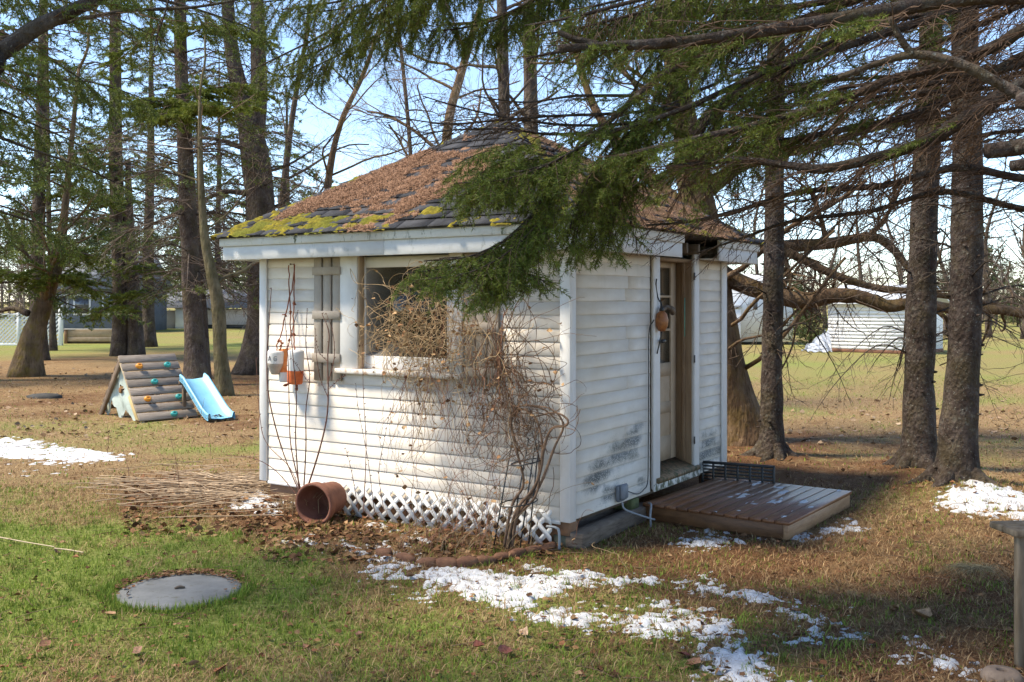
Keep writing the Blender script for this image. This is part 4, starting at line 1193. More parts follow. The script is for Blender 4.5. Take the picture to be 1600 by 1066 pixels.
# --- concrete septic lid
T = thing("concrete_lid", "round grey concrete lid set flush in the green lawn", "lid", (LID[0], LID[1], 0), .3)
mb = MB(); lathe(mb, [(.001, .022), (.1, .022), (.2, .021), (.3, .020), (.365, .016), (.378, .008), (.38, -.06)], 48, wob=.03)
t = NT("old_concrete"); c = t.ramp(t.noise(4, 5, .7), [(.3, (.15, .15, .14)), (.7, (.25, .25, .235))]); c = t.mix(t.thr(t.noise(9, 4, .7), .58, .72), c, (.13, .12, .08)); t.bump(t.noise(60, 4), .3, .01)
M_CONC = t.out(c, .9, .2)
mb.obj("disc", M_CONC, T, smooth=True)
mb = MB(); tube(mb, catmull([(-.03, -.02, .024), (0, -.02, .034), (.03, -.02, .024)], 8), .009, 6); mb.obj("handle", M_DARKWOOD, T)
lg = MB()
for _ in range(500):
    a = R.normal(1.9, .8); r = R.uniform(.30, .43)
    x, y = LID[0] + r * math.cos(a), LID[1] + r * math.sin(a)
    leafmesh(lg, np.array([x, y, .026 + R.uniform(0, .008)]), R.uniform(.012, .035), R.uniform(0, 6), R.normal(0, .3), .3, np.array(BROWNS[R.integers(5)]), R)
tag(lg.obj("lid_litter", M_LITTER, color=True), "brown leaf crumbs along the rim of the concrete lid", "litter", None, "stuff")

# --- wooden stand at the right border
sp0 = G(1593, 1046); T = thing("wooden_stand", "weathered grey wooden stand with a flat top at the lawn edge", "stand", (sp0[0], sp0[1], 0), .1)
M_GREYW = m_simple("grey_green_stand_timber", (.12, .085, .05), (.27, .205, .135), 5, .85, .5, (4, 4, .6), bscale=24)
MB().box((-.02, -.02, -.02), (.02, .02, .665), .005).obj("leg", M_GREYW, T)
MB().box((.62, -.02, -.02), (.67, .06, .665), .005).obj("leg", M_GREYW, T)
MB().box((.10, .13, -.02), (.14, .17, .665), .005).obj("leg", M_GREYW, T)
MB().box((.62, .10, -.02), (.67, .16, .665), .005).obj("leg", M_GREYW, T)
MB().box((.026, -.012, .33), (.619, .02, .42), .004).obj("cross_rail", M_GREYW, T)
MB().box((.101, .12, .33), (.619, .15, .42), .004).obj("cross_rail", M_GREYW, T)
for k in range(2): MB().box((-.05, -.05 + k * .12, .667), (.72, .063 + k * .12, .70), .005).obj("top_board", M_GREYW, T)
MB().box((.04, .0205, .05), (.6, .095, .30), .01).obj("shelf_bin", m_simple("dark_bin", (.02, .02, .022), (.045, .045, .05), 9, .6, .2), T)
# --- round stone ring beside it
q = G(1566, 1060); mb = MB(); lathe(mb, [(.026, .01), (.026, .04), (.036, .045), (.075, .04), (.095, .02), (.1, -.03)], 28, wob=.2)
T = thing("stone_ring", "round brown stone with a dark hole on the ground by the stand", "stone", (q[0], q[1], .0), 0)
mb.obj("ring", m_simple("brown_stone", (.13, .095, .07), (.24, .18, .135), 10, .9, .5), T, smooth=True)
mb = MB(); lathe(mb, [(.001, .012), (.027, .012)], 16); mb.obj("hole_shade", M_BLACK, T)  # black disc paints the shade inside the hole

# --- children's climbing frame and slide
A0 = np.array([-5.58, 15.15, 0]); rv = nrm([.70, .71, 0]); bv = nrm([-.71, .70, 0]); BASE, RL, RH = 1.55, .88, .98
T = thing("play_climber", "wooden A-frame climber with grey planks and plastic holds on grass", "play equipment", A0, math.atan2(rv[1], rv[0]))
M_PLANK = m_simple("grey_weathered_plank", (.17, .135, .105), (.36, .30, .24), 5, .9, .3, (1.2, 16, 16), objvar=.22, bscale=6, objc=True)
M_PFRAME = m_simple("tan_frame_timber", (.33, .25, .15), (.50, .40, .26), 5, .8, .3)
M_PDARK = m_simple("brown_frame_timber", (.12, .08, .05), (.22, .16, .11), 5, .8, .3)
sl = math.hypot(BASE / 2, RH); ca, sa = (BASE / 2) / sl, RH / sl
Mn = frame((0, 0, 0), (1, 0, 0), (0, ca, sa), (0, -sa, ca))            # near slope: v runs up from the near foot
Mf = frame((0, BASE, 0), (1, 0, 0), (0, -ca, sa), (0, sa, ca))
for (M_, mt, xs_) in ((Mn, M_PFRAME, 0.0), (Mn, M_PDARK, RL - .045), (Mf, M_PDARK, 0.0), (Mf, M_PDARK, RL - .045)):
    mb = MB(); mb.box((xs_, -.02, -.09), (xs_ + .045, sl + .0, -.002), .004, M_); mb.obj("leg", mt, T)
pw = sl / 8.15
holds = {1: [(.62, 't')], 3: [(.22, 'o'), (.80, 't')], 5: [(.45, 't')], 7: [(.27, 'o'), (.78, 't')]}   # plank row from the bottom -> holds
M_TEAL = m_simple("teal_plastic", (.03, .30, .27), (.06, .42, .38), 20, .4, .1, spec=.5); M_ORG = m_simple("orange_plastic", (.75, .25, .015), (.85, .36, .04), 20, .4, .1, spec=.5)
for k in range(8):
    v0 = .015 + k * (sl - .015) / 8; v1 = v0 + pw * .87
    mb = MB(); mb.box((-.03 + R.normal(0, .006), v0, 0), (RL + .03 + R.normal(0, .006), v1, .022), .003, Mn); PLk = mb.obj("plank", M_PLANK, T)
    row = k + 1
    for (u, cc) in holds.get(row - 0 if row % 2 else 99, []) if row != 8 else []:
        pass
for row, hs in ((1, [(.60, 't')]), (3, [(.22, 'o'), (.80, 't')]), (5, [(.45, 't')]), (7, [(.27, 'o'), (.80, 't')])):
    v = .015 + (row - 1 + .42) * (sl - .015) / 8
    for (u, cc) in hs:
        c0 = Mn[:3, :3] @ np.array([u * RL, v, .023]) 
        mb = MB(); lathe(mb, [(.058, .0), (.062, .02), (.05, .045), (.022, .05), (.018, .03), (.001, .03)], 14, frame(c0, Mn[:3, 0], Mn[:3, 1] * .8, Mn[:3, 2]), wob=.5)
        mb.obj("hold", M_TEAL if cc == 't' else M_ORG, T, smooth=True)
for k in range(7):     # far slope boards, seen edge on and from inside
    v0 = .1 + k * (sl - .1) / 7
    mb = MB(); mb.box((0.0, v0, 0.0), (RL, v0 + .09, .02), .003, Mf); mb.obj("back_plank", M_PDARK, T)
# canvas flap closing the left end, torn at the foot
n = 26; s_, h_ = np.meshgrid(np.linspace(0, 1, n), np.linspace(0, 1, n), indexing='ij')
wdt = BASE * (1 - h_); y = BASE / 2 * h_ + .03 + s_ * (wdt - .06)
z = .05 + h_ * (RH - .10) + (1 - h_) * .05 * np.sin(s_ * 19 + 2 * h_)
x = .065 + .03 * np.sin(s_ * 16 - h_ * 11) * (1 - h_)
rag = (1 - h_) ** 4 * (fbm(s_ * 14, h_ * 2, 0, 4, 2) - .3) * .25; z = z + np.maximum(rag, -.02)
mb = MB(); i, j = np.meshgrid(np.arange(n - 1), np.arange(n - 1), indexing='ij')
fq = np.stack([i * n + j, (i + 1) * n + j, (i + 1) * n + j + 1, i * n + j + 1], -1).reshape(-1, 4)
sc, hc = s_[i, j].ravel(), h_[i, j].ravel()
keep = ~((sc < .20 - .25 * hc + .0) & (hc < .6)) & ~((np.hypot((sc - .55) * (1 - hc) * 1.5, (hc - .45)) < .06))
mb.add(np.stack([x, y, z], -1), fq[keep]); mb.obj("canvas_flap", m_simple("pale_green_canvas", (.36, .42, .36), (.52, .57, .50), 6, .8, .3), T, smooth=True)
mb = MB(); mb.box((.047, .04, -.25), (.056, .62, -.091), .002, Mn); mb.obj("side_board", m_simple("yellow_ply", (.52, .38, .16), (.62, .48, .24), 5, .7, .1), T)
mb = MB(); lathe(mb, [(.001, 0), (.045, .0), (.05, .008), (.001, .012)], 14, frame((.02, BASE * .52, .43), (0, 1, 0), (0, 0, 1), (1, 0, 0)))
mb.obj("patch", m_simple("rust_patch", (.14, .05, .03), (.35, .18, .06), 30, .8, 0), T)

top, bot = P(301, 593, 15.9), G(344, 659)
sd = bot - top; sdh = nrm(sd * [1, 1, 0]); Ls = np.linalg.norm(sd[:2]); sv = np.cross(UP, sdh)
SLD = thing("toy_slide", "small light blue plastic slide beside the wooden climber", "slide", (bot[0], bot[1], 0), math.atan2(sdh[1], sdh[0]))
tt = np.linspace(0, 1, 18); pr = np.interp(tt, [0, .12, .75, .92, 1], [top[2], top[2] - .04, .13, .05, .045]); xx = -Ls + tt * (Ls + .05)
wd = .20
prof = np.array([(-wd - .02, .0), (-wd - .02, .085), (-wd - .005, .095), (-wd + .015, .085), (-wd + .03, .02), (0, .005), (wd - .03, .02), (wd - .015, .085), (wd + .005, .095), (wd + .02, .085), (wd + .02, .0)])
V = np.array([[(xx[i], p[0], pr[i] + p[1]) for p in prof] for i in range(18)]); k = len(prof)
i, j = np.meshgrid(np.arange(17), np.arange(k - 1), indexing='ij')
mb = MB(); fq = np.stack([i * k + j, (i + 1) * k + j, (i + 1) * k + j + 1, i * k + j + 1], -1).reshape(-1, 4)
mb.add(V, fq); mb.add(V - [0, 0, .012], fq[:, ::-1])
M_BLUE = m_simple("light_blue_plastic", (.22, .52, .68), (.30, .62, .78), 5, .38, .05, spec=.5)
mb.obj("chute", M_BLUE, SLD, smooth=True)
MB().box((-Ls + .0, -wd + .02, .0), (-Ls + .05, -wd + .07, top[2] - .03), .004).obj("support_leg", M_PDARK, SLD)
MB().box((-Ls - .04, wd - .04, .02), (-Ls + .02, wd + .01, top[2] - .01), .004).obj("support_leg", M_PDARK, SLD)
MB().box((-Ls - .035, -wd - .02, top[2] - .07), (-Ls + .015, wd + .02, top[2] - .011), .004).obj("cross_bar", M_PDARK, SLD)
A_, B_ = np.array([-Ls, wd + .05, top[2] - .05]), np.array([-.25, wd + .16, .0])
mb = MB(); tube(mb, catmull([A_, B_], 4), .028, 4); mb.obj("brace", M_PDARK, SLD)
lf = MB()
for _ in range(45):
    u = R.normal(0, .07); w_ = R.normal(0, .09)
    leafmesh(lf, np.array([-.12 + u, np.clip(w_, -.16, .16), .075 + R.uniform(0, .02)]), R.uniform(.03, .06), R.uniform(0, 6), R.normal(0, .3), .5, np.array(BROWNS[R.integers(5)]), R)
o = lf.obj("slide_leaves", M_LITTER, color=True); o.location = SLD.location; o.rotation_euler = SLD.rotation_euler
tag(o, "wet brown leaves heaped on the foot of the blue slide", "leaves", None, "stuff")
# dark stone lying by the mossy tree
q = G(72, 622); mb = MB(); lathe(mb, [(.16, -.02), (.17, .05), (.12, .1), (.001, .12)], 14, np.diag([1.9, .9, .8, 1.0]), wob=.7)
o = mb.obj("field_stone", m_simple("dark_stone", (.035, .033, .03), (.09, .085, .075), 8, .9, .5), smooth=True); o.location = (q[0], q[1], 0)
tag(o, "low dark stone lying on brown ground before the mossy tree", "stone")

# ================================================================== plants on the shed
M_VINE = m_attr("dry_vine", .85, .15, .25, 40)
TAN, DRK, RED = np.array((.42, .30, .17)), np.array((.13, .08, .05)), np.array((.24, .12, .075))
vb, vs = MB(), Segs()
vl = MB()
def strand(p0, d0, n, step, wander, r0, r1, col, pull=None, grav=0.0, off=(.03, .45), leaf=0.0):
    p = np.array(p0, float); d = nrm(np.array(d0, float)); pts = [p.copy()]
    for k in range(n):
        d = nrm(d + R.normal(0, wander, 3) + np.array([0, 0, grav]) + (0 if pull is None else pull(p)))
        p = p + d * step
        lx, ly = w2loc(p[0], p[1])
        if ly > -off[0]: p = p - AY * (ly + off[0]); d = nrm(d - AY * .6)
        if ly < -off[1]: d = nrm(d + AY * .5)
        if p[2] < .01: p[2] = .012; d[2] = abs(d[2])
        pts.append(p.copy())
        if leaf and R.random() < leaf:
            leafmesh(vl, p + R.normal(0, .01, 3), R.uniform(.022, .05), R.uniform(0, 6), R.normal(0, 1.2), R.uniform(-.5, 1.2), np.array([(.34, .2, .1), (.24, .125, .06), (.42, .27, .14), (.16, .085, .045)][R.integers(4)]), R)
    vs.poly(np.array(pts), r0, r1, col * R.uniform(.7, 1.3))
# bleached mass in front of the window
for _ in range(210):
    px, py = R.normal(655, 44), R.normal(515, 36)
    if py < 450 and R.random() < .75: continue
    if px < 585 and R.random() < .6: continue
    p = fpt(px, py, R.uniform(.05, .33)); c = fpt(650, 525, .2)
    a = R.uniform(0, 6.3); d = AX * math.cos(a) + UP * math.sin(a) + AY * R.normal(0, .3)
    strand(p, d, R.integers(10, 26), .034, .24, .0024, .0012, TAN, lambda q, c=c: (c - q) * .35, 0, (.05, .42), .075)
for (pp) in ([(640, 600), (620, 520), (612, 460), (608, 440), (622, 428), (650, 432), (680, 450)], [(560, 445), (553, 430), (547, 420), (556, 442), (600, 446), (640, 462)], [(690, 560), (672, 480), (640, 440), (638, 415), (642, 405)],
             [(602, 600), (610, 480), (618, 450), (640, 430)], [(700, 540), (640, 520), (590, 490), (572, 480), (566, 520)]):
    pts = catmull([fpt(x, y, .14 + .06 * R.random()) for x, y in pp], 26); vs.poly(pts, .0032, .002, TAN * 1.1)
# reddish hanging stems below the window and over the right shutter
for _ in range(165):
    px = R.uniform(625, 800); p = fpt(px, R.uniform(470, 640), R.uniform(.05, .3))
    strand(p, np.array([0, 0, -1]) + AX * R.normal(0, .35), R.integers(12, 30), .03, .17, .0026, .0010, (TAN if R.random() < .35 else RED) , None, -.08, (.04, .40), .03)
for _ in range(90):
    p = G(R.normal(715, 65), R.uniform(845, 872)); p[2] = .03
    strand(p, UP + AX * R.normal(0, .3), R.integers(14, 34), .032, .15, .0026, .0013, (RED if R.random() < .45 else TAN * .7) * R.uniform(.7, 1.3), None, .02, (.05, .5), .035)
# darker tangle on the right
for _ in range(145):
    p = fpt(R.normal(812, 34), R.normal(640, 45), R.uniform(.05, .3)); a = R.uniform(0, 6.3); c = fpt(812, 640, .2)
    strand(p, AX * math.cos(a) + UP * math.sin(a), R.integers(8, 20), .035, .25, .0032, .0016, DRK * 1.2, lambda q, c=c: (c - q) * .3, 0, (.04, .4), .02)
for _ in range(60):
    p = fpt(R.normal(780, 14), R.normal(560, 40), R.uniform(.05, .2))
    strand(p, UP * R.choice([-1, 1]) + AX * R.normal(.3, .5), R.integers(10, 26), .035, .16, .003, .0014, DRK * 1.3, None, -.03, (.04, .3), .03)
for pp in ([(775, 560), (810, 470), (828, 485), (838, 510), (836, 545)], [(785, 480), (800, 520), (815, 580), (830, 640), (836, 680)], [(780, 500), (830, 540), (852, 590), (858, 640)], [(770, 560), (840, 560), (862, 600), (852, 640), (870, 650)]):
    vs.poly(catmull([fpt(x, y, .1 + .06 * R.random()) for x, y in pp], 24), .004, .0022, DRK)
VT = thing("climbing_vine", "dry leafless climbing vine tangled across the shed window and wall", "vine", CORNER - AX * 1.0 - AY * .25, 0)
inv = np.array(VT.location)
vs.build(vb, 3, .0012)
for m_ in (vb, vl):
    m_.v = [v - inv for v in m_.v]
vb.obj("stems", M_VINE, VT, color=True); vl.obj("withered_leaves", M_LITTER, VT, color=True)
# the thick old woody stems that rise at the support
mb = MB()
b0 = G(792, 868)
for k, pp in enumerate(([(795, 868), (800, 820), (822, 785), (840, 750), (850, 700), (862, 670), (884, 665), (886, 655), (868, 645), (840, 650)], [(790, 866), (806, 800), (835, 760), (848, 715), (840, 660), (818, 640), (800, 655), (806, 690), (822, 720)],
        [(798, 868), (812, 790), (840, 765), (866, 700), (880, 665), (862, 640), (820, 632)], [(786, 868), (800, 790), (818, 755), (806, 700), (798, 660), (812, 635), (850, 640), (872, 660)], [(794, 866), (808, 810), (838, 772), (842, 720), (836, 680), (850, 655)])):
    offs = np.linspace(.28, .16, len(pp)) + R.normal(0, .02, len(pp)); pts = [fpt(x, y, o) for (x, y), o in zip(pp, offs)]; pts[0][2] = -.02
    c = catmull(pts, 44); tube(mb, c, np.linspace(.014, .005, 44) * R.uniform(.8, 1.15), 7, noise=.25, nscale=18, seed=k)
WT = thing("woody_climber", "thick brown twisted woody climber stems rising by the near corner", "climber", (b0[0], b0[1], 0), 0)
mb.v = [v - np.array([b0[0], b0[1], 0]) for v in mb.v]
mb.obj("stems", m_simple("shreddy_brown_bark", (.09, .055, .035), (.22, .14, .09), 20, .9, .6), WT, smooth=True)
# black wire plant support
T = thing("plant_support", "black wire plant support leaning in the climber", "plant support", (b0[0], b0[1], 0), 0)
for (a, b) in (((771, 868), (800, 690)), ((795, 868), (826, 684)), ((826, 850), (842, 690)), ((812, 860), (838, 680))):
    mb = MB(); p, q_ = fpt(*a, .30), fpt(*b, .20); p[2] = max(p[2], .0); tube(mb, np.array([p, (p + q_) / 2, q_]) - [b0[0], b0[1], 0], .006, 6); mb.obj("rod", M_BLACK, T)
for (px, py, r) in ((810, 785, .14), (822, 722, .11)):
    c = fpt(px, py, .25) - np.array([b0[0], b0[1], 0]); th_ = np.linspace(0, 2 * np.pi, 25)
    mb = MB(); tube(mb, np.stack([c[0] + r * np.cos(th_), c[1] + r * np.sin(th_), c[2] + .02 * np.cos(th_)], 1), .005, 5, cap=False); mb.obj("ring", M_BLACK, T)

# --- bare shrub beside the buoys
sb = Segs()
SH = [([(470, 775), (440, 700), (420, 620), (417, 560), (420, 510), (424, 450)], .007), ([(472, 775), (455, 700), (452, 640), (450, 560), (445, 495)], .006), ([(468, 775), (462, 690), (463, 620), (458, 560), (456, 520), (466, 485)], .006),
      ([(474, 775), (478, 700), (478, 640), (484, 590), (478, 540), (480, 482)], .006), ([(478, 770), (500, 700), (512, 640), (512, 560), (514, 520), (503, 490)], .008), ([(512, 620), (500, 590), (494, 550), (493, 515)], .004), ([(512, 565), (500, 552), (492, 530)], .003), ([(512, 600), (522, 560), (520, 520), (510, 490)], .004),
      ([(512, 610), (528, 595), (540, 585)], .003), ([(465, 775), (430, 735), (395, 716), (355, 712)], .005), ([(470, 770), (452, 730), (415, 690), (405, 640), (400, 560)], .005), ([(568, 800), (572, 700), (568, 620), (566, 540)], .004), ([(585, 800), (575, 720), (560, 640), (556, 600)], .003), ([(484, 600), (470, 580), (455, 560)], .003),
      ([(560, 800), (550, 740), (540, 700)], .003), ([(600, 800), (592, 740), (600, 690), (610, 640)], .003)]
for pp, r in SH:
    o0 = R.uniform(.22, .36); pts = catmull([fpt(x, y, o0 + .03 * R.random()) for x, y in pp], 22); sb.poly(pts, r, r * .45, np.array((.15, .075, .055)) * R.uniform(.8, 1.25))
    for k in range(3, 22, 2):
        d = nrm(R.normal(0, 1, 3) + [0, 0, .5]); sb.add(pts[k], pts[k] + d * .018, .004, .002, (.10, .05, .04))
for _ in range(70):   # dry clump at the foot
    p = fpt(R.normal(462, 18), 790, R.uniform(.12, .35)); p[2] = .02; d = nrm([R.normal(0, .35), R.normal(0, .25) - .2, 1.0]); L = R.uniform(.1, .28)
    sb.poly(np.array([p, p + d * L * .6, p + d * L + [R.normal(0, .05), -.03, -.05]]), .003, .0015, TAN * R.uniform(.5, 1.0))
for _ in range(22):   # wisps standing in the pile to the left
    p = G(R.uniform(150, 420), R.uniform(690, 780)); d = nrm([R.normal(0, .3), R.normal(0, .2), 1.0]); L = R.uniform(.25, .8)
    if R.random() < .6: continue
    sb.poly(np.array([p, p + d * L * .5 + [.02, 0, 0], p + d * L]), .003, .0015, (.22, .11, .085))
q = G(470, 778); sh = MB(); sb.build(sh, 4); sh.v = [v - q for v in sh.v]
T = thing("bare_shrub", "bare reddish shrub stems standing before the buoys and left shutter", "shrub", q, 0); tag(sh.obj("stems", M_VINE, T, color=True), None, None, None, "stuff")

# --- dry grass clump on the right
q = G(1528, 900); cg = MB(); sg = Segs()
for _ in range(170):
    a = R.uniform(0, 6.3); d = np.array([math.cos(a) * .8 - .3, math.sin(a) * .5 - .25, 0]); L = R.uniform(.12, .28); z0 = .05
    p = q * [1, 1, 0] + [R.normal(0, .04), R.normal(0, .03), .05]
    tt = np.linspace(0, 1, 6)[:, None]; pts = p + d * L * tt + UP * (L * .55 * tt - L * .75 * tt ** 2)
    pts[:, 2] = np.maximum(pts[:, 2], .02); sg.poly(pts, .002, .001, np.array((.34, .28, .16)) * R.uniform(.5, 1.2))
sg.build(cg, 3)
cg.v = [v - q * [1, 1, 0] for v in cg.v]
T = thing("grass_clump", "tuft of long dry drooping grass over a dark hollow", "grass clump", (q[0], q[1], 0), 0); cg.obj("blades", m_attr("clump_blades", .8, .2), T, color=True)

# ================================================================== trees
def m_bark(name, c0, c1, c2, scale, lichen=.5, moss=0.0, vs=.35, mosscol=(.16, .14, .02)):
    t = NT(name)
    v = t.vscale(t.pos, (1, 1, vs))
    n1 = t.noise(scale, 6, .7, v); vo = t.voro(scale * 3.2, v)
    c = t.ramp(n1, [(.28, c0), (.5, c1), (.75, c2)])
    c = t.mix(t.math('MULTIPLY', t.thr(vo, .35, .05), .55), c, tuple(.5 * x for x in c0))
    c = t.mix(t.math('MULTIPLY', t.thr(t.noise(42, 2, .6), .64, .70), lichen), c, (.27, .28, .24))
    if moss > 0:
        c = t.mix(t.math('MULTIPLY', t.thr(t.noise(3.2, 5, .7), .46, .62), moss), c, mosscol)
    c = t.mix(t.math('MULTIPLY', t.thr(t.noise(13, 4, .75), .57, .66), lichen * .6), c, (.20, .20, .165))
    c = t.mix(.5, c, t.mix(1.0, c, t.ramp(t.noise(2.2, 3), [(.35, (.45, .4, .36)), (.65, (1.5, 1.45, 1.4))]), 'MULTIPLY'))
    h = t.math('ADD', t.math('MULTIPLY', vo, .7), t.noise(scale * 5, 4, .7, v))
    t.bump(h, 1.0, .03)
    return t.out(c, .92, .15)
M_SPRUCE = m_bark("spruce_bark", (.028, .019, .015), (.068, .051, .042), (.125, .103, .088), 9, .55, .12, .7)
M_SPRUCE2 = m_bark("far_spruce_bark", (.04, .029, .023), (.09, .068, .056), (.15, .122, .104), 6, .4, .15, .5)
M_MOSSY = m_bark("mossy_maple_bark", (.075, .048, .026), (.165, .115, .07), (.25, .19, .125), 6, .2, .65, .25, (.15, .115, .018))
M_APPLE = m_bark("apple_bark", (.060, .036, .022), (.145, .095, .058), (.235, .165, .105), 7, .25, .35, .3, (.17, .12, .02))
M_TWIG = m_attr("twig_bark", .9, .15, .25, 30)
M_NEED = m_attr("spruce_needles", .6, .3, .15, 20, .15)
TWIGC = np.array((.105, .070, .047))

def bough(tb, sg, nd, pts, r0, r1, rng, seclen=.5, secsp=.07, ang=(.65, 1.15), droop=.5, pend=.1, green=.4, gprob=.95, ters=.05, terl=.14, rsec=.004,
          start=.1, col=TWIGC, jit=.12, n=None, sides=7, m=6, ter2=True, gsec=.25):
    pts = np.asarray(pts, float)
    n = n or 4 * len(pts) + 6
    c = catmull(pts, n)
    if sides: tube(tb, c, np.linspace(r0, r1, n), sides, noise=.16, nscale=14, seed=int(rng.integers(1000)))
    else: sg.poly(c, r0, r1, col)
    sl = np.linalg.norm(np.diff(c, axis=0), axis=1); cs = np.concatenate([[0], np.cumsum(sl)]); L = cs[-1]
    T = nrm(np.gradient(c, axis=0)); s = start * L; side = 1
    while s < L * .995:
        t_ = s / L; p = np.array([np.interp(s, cs, c[:, k]) for k in range(3)]); tt = nrm(np.array([np.interp(s, cs, T[:, k]) for k in range(3)]))
        lat = nrm(np.cross(tt, UP)); a = rng.uniform(*ang)
        d = nrm(tt * math.cos(a) + lat * side * math.sin(a) + UP * (rng.normal(0, .15) - pend))
        ln = seclen * (.35 + .65 * (1 - t_) ** .7) * rng.uniform(.45, 1.15)
        g = (t_ > green * rng.uniform(.75, 1.25)) and rng.random() < gprob
        q = np.empty((m, 3)); q[0] = p; dd = d
        for k in range(1, m):
            dd = nrm(dd + rng.normal(0, jit, 3) - UP * droop / m * rng.uniform(.4, 1.4)); q[k] = q[k - 1] + dd * ln / (m - 1)
        cc = col * rng.uniform(.7, 1.35)
        sg.poly(q, rsec * (.6 + .6 * ln / seclen), rsec * .35, cc)
        k = max(1, int(ln / ters)); u = np.sort(rng.uniform(.12, 1.0, k)); f = u * (m - 1); i = np.minimum(f.astype(int), m - 2); fr = (f - i)[:, None]
        A = q[i] * (1 - fr) + q[i + 1] * fr; T2 = nrm(q[i + 1] - q[i]); sd = np.where(np.arange(k) % 2, 1, -1)[:, None]
        l2 = nrm(np.cross(T2, UP) + 1e-6); d3 = nrm(T2 * .75 + l2 * sd * .7 + UP * (rng.normal(0, .22, (k, 1)) - pend * .5))
        l3 = (terl * (1 - .55 * u) * rng.uniform(.45, 1.15, k))[:, None]
        if ter2:
            B = A + d3 * l3 * .55; C_ = B + nrm(d3 + rng.normal(0, .16, (k, 3)) - UP * droop * .25 + T2 * .2) * l3 * .45
            sg.add(A, B, rsec * .42, rsec * .34, cc); sg.add(B, C_, rsec * .34, rsec * .25, cc)
            if g: nd.append((A, B)); nd.append((B, C_))
        else:
            B = A + d3 * l3; sg.add(A, B, rsec * .42, rsec * .25, cc)
            if g: nd.append((A, B))
        if g:
            k0 = int(m * gsec); nd.append((q[k0:-1], q[k0 + 1:]))
        s += secsp * rng.uniform(.6, 1.4); side = -side
    return c

def fin_needles(mb, nd, dens, ln, w, c0, c1, rng, fwd=.55, up=.0):
    if nd: needles(mb, np.concatenate([a for a, b in nd]), np.concatenate([b for a, b in nd]), dens, ln, w, c0, c1, rng, fwd, up)

def shift(mb, o):
    mb.v = [v - o for v in mb.v]

def finish(name, label, cat, base, trunk, twigs, need, bark, group=None, smooth=True):
    T = thing(name, label, cat, base, 0, group); o = np.array(base, float)
    for mb, nm, mt, cl, sm_ in ((trunk, "trunk", bark, False, True), (twigs, "branches", M_TWIG, True, False), (need, "crown", M_NEED, True, False)):
        if mb is not None and mb.v:
            shift(mb, o); mb.obj(nm, mt, T, smooth=sm_, color=cl)
    return T

def flare(path, rad, n, k=1.5, hgt=.35):
    """trunk rings with a root flare"""
    c = catmull(path, n); r = interp_r(rad, n); z = c[:, 2] - c[0, 2]
    return c, r * (1 + (k - 1) * np.exp(-np.maximum(z, 0) / hgt))

def spruce(name, label, path, rad, zr, llen, gfun, seed, fine=1.0, nlimb=4, dz=.42, bark=None, ncol=((.06, .09, .015), (.19, .225, .04)), group=None, nlen=.075, nw=.02, dens=34, dead=False, zcut=99, fl=1.5):
    rng = np.random.default_rng(seed); tb, tm, nm, sg, nd = MB(), MB(), MB(), Segs(), []
    c, r = flare(path, rad, 40, fl); c[0, 2] -= .1
    tube(tb, c, r, 14, noise=.14, nscale=3.5, seed=seed)
    z = zr[0]
    while z < min(zr[1], zcut):
        f = (z - zr[0]) / (zr[1] - zr[0])
        for _ in range(nlimb if f < .97 else 2):
            zz = z + rng.uniform(0, dz); i = np.argmin(np.abs(c[:, 2] - zz)); p = c[i]; a = rng.uniform(0, 2 * np.pi)
            h = np.array([math.cos(a), math.sin(a), 0]); l = llen * (1 - .85 * f) * rng.uniform(.5, 1.1)
            g0, gp = gfun(zz)
            dr = rng.uniform(.10, .30)
            pts = [p + h * r[i] * .5, p + h * l * .35 + UP * l * .04, p + h * l * .7 - UP * l * dr * .6, p + h * l - UP * l * dr * .75]
            bough(tb, sg, nd, pts, .012 + .012 * l / 2.5, .004, rng, seclen=.30 * l + .25, secsp=.11 / fine, droop=.45, pend=.08, green=g0, gprob=gp, ters=.10 / fine, terl=.30, rsec=.0065, sides=4, n=8, m=4, ter2=False, col=np.array((.115, .085, .064)))
        z += dz
    sg.build(tm, 3, .006); fin_needles(nm, nd, dens, nlen, nw, *ncol, rng, .5, .35)
    return finish(name, label, "tree", (path[0][0], path[0][1], 0), tb, tm, nm, bark or M_SPRUCE2, group)

def pxpath(pts, d):
    return [P(x, y, d if np.isscalar(d) else d[k]) for k, (x, y) in enumerate(pts)]
def base_path(pts, top_extra=0.0):
    """trunk path in photo pixels: the foot stands on the ground, the rest at the foot's distance"""
    d = F * H / (pts[0][1] - HY); p = pxpath(pts, d); p[0][2] = 0
    if top_extra:
        v = p[-1] - p[-2]; p.append(p[-1] + nrm(v) * top_extra)
    return p, d

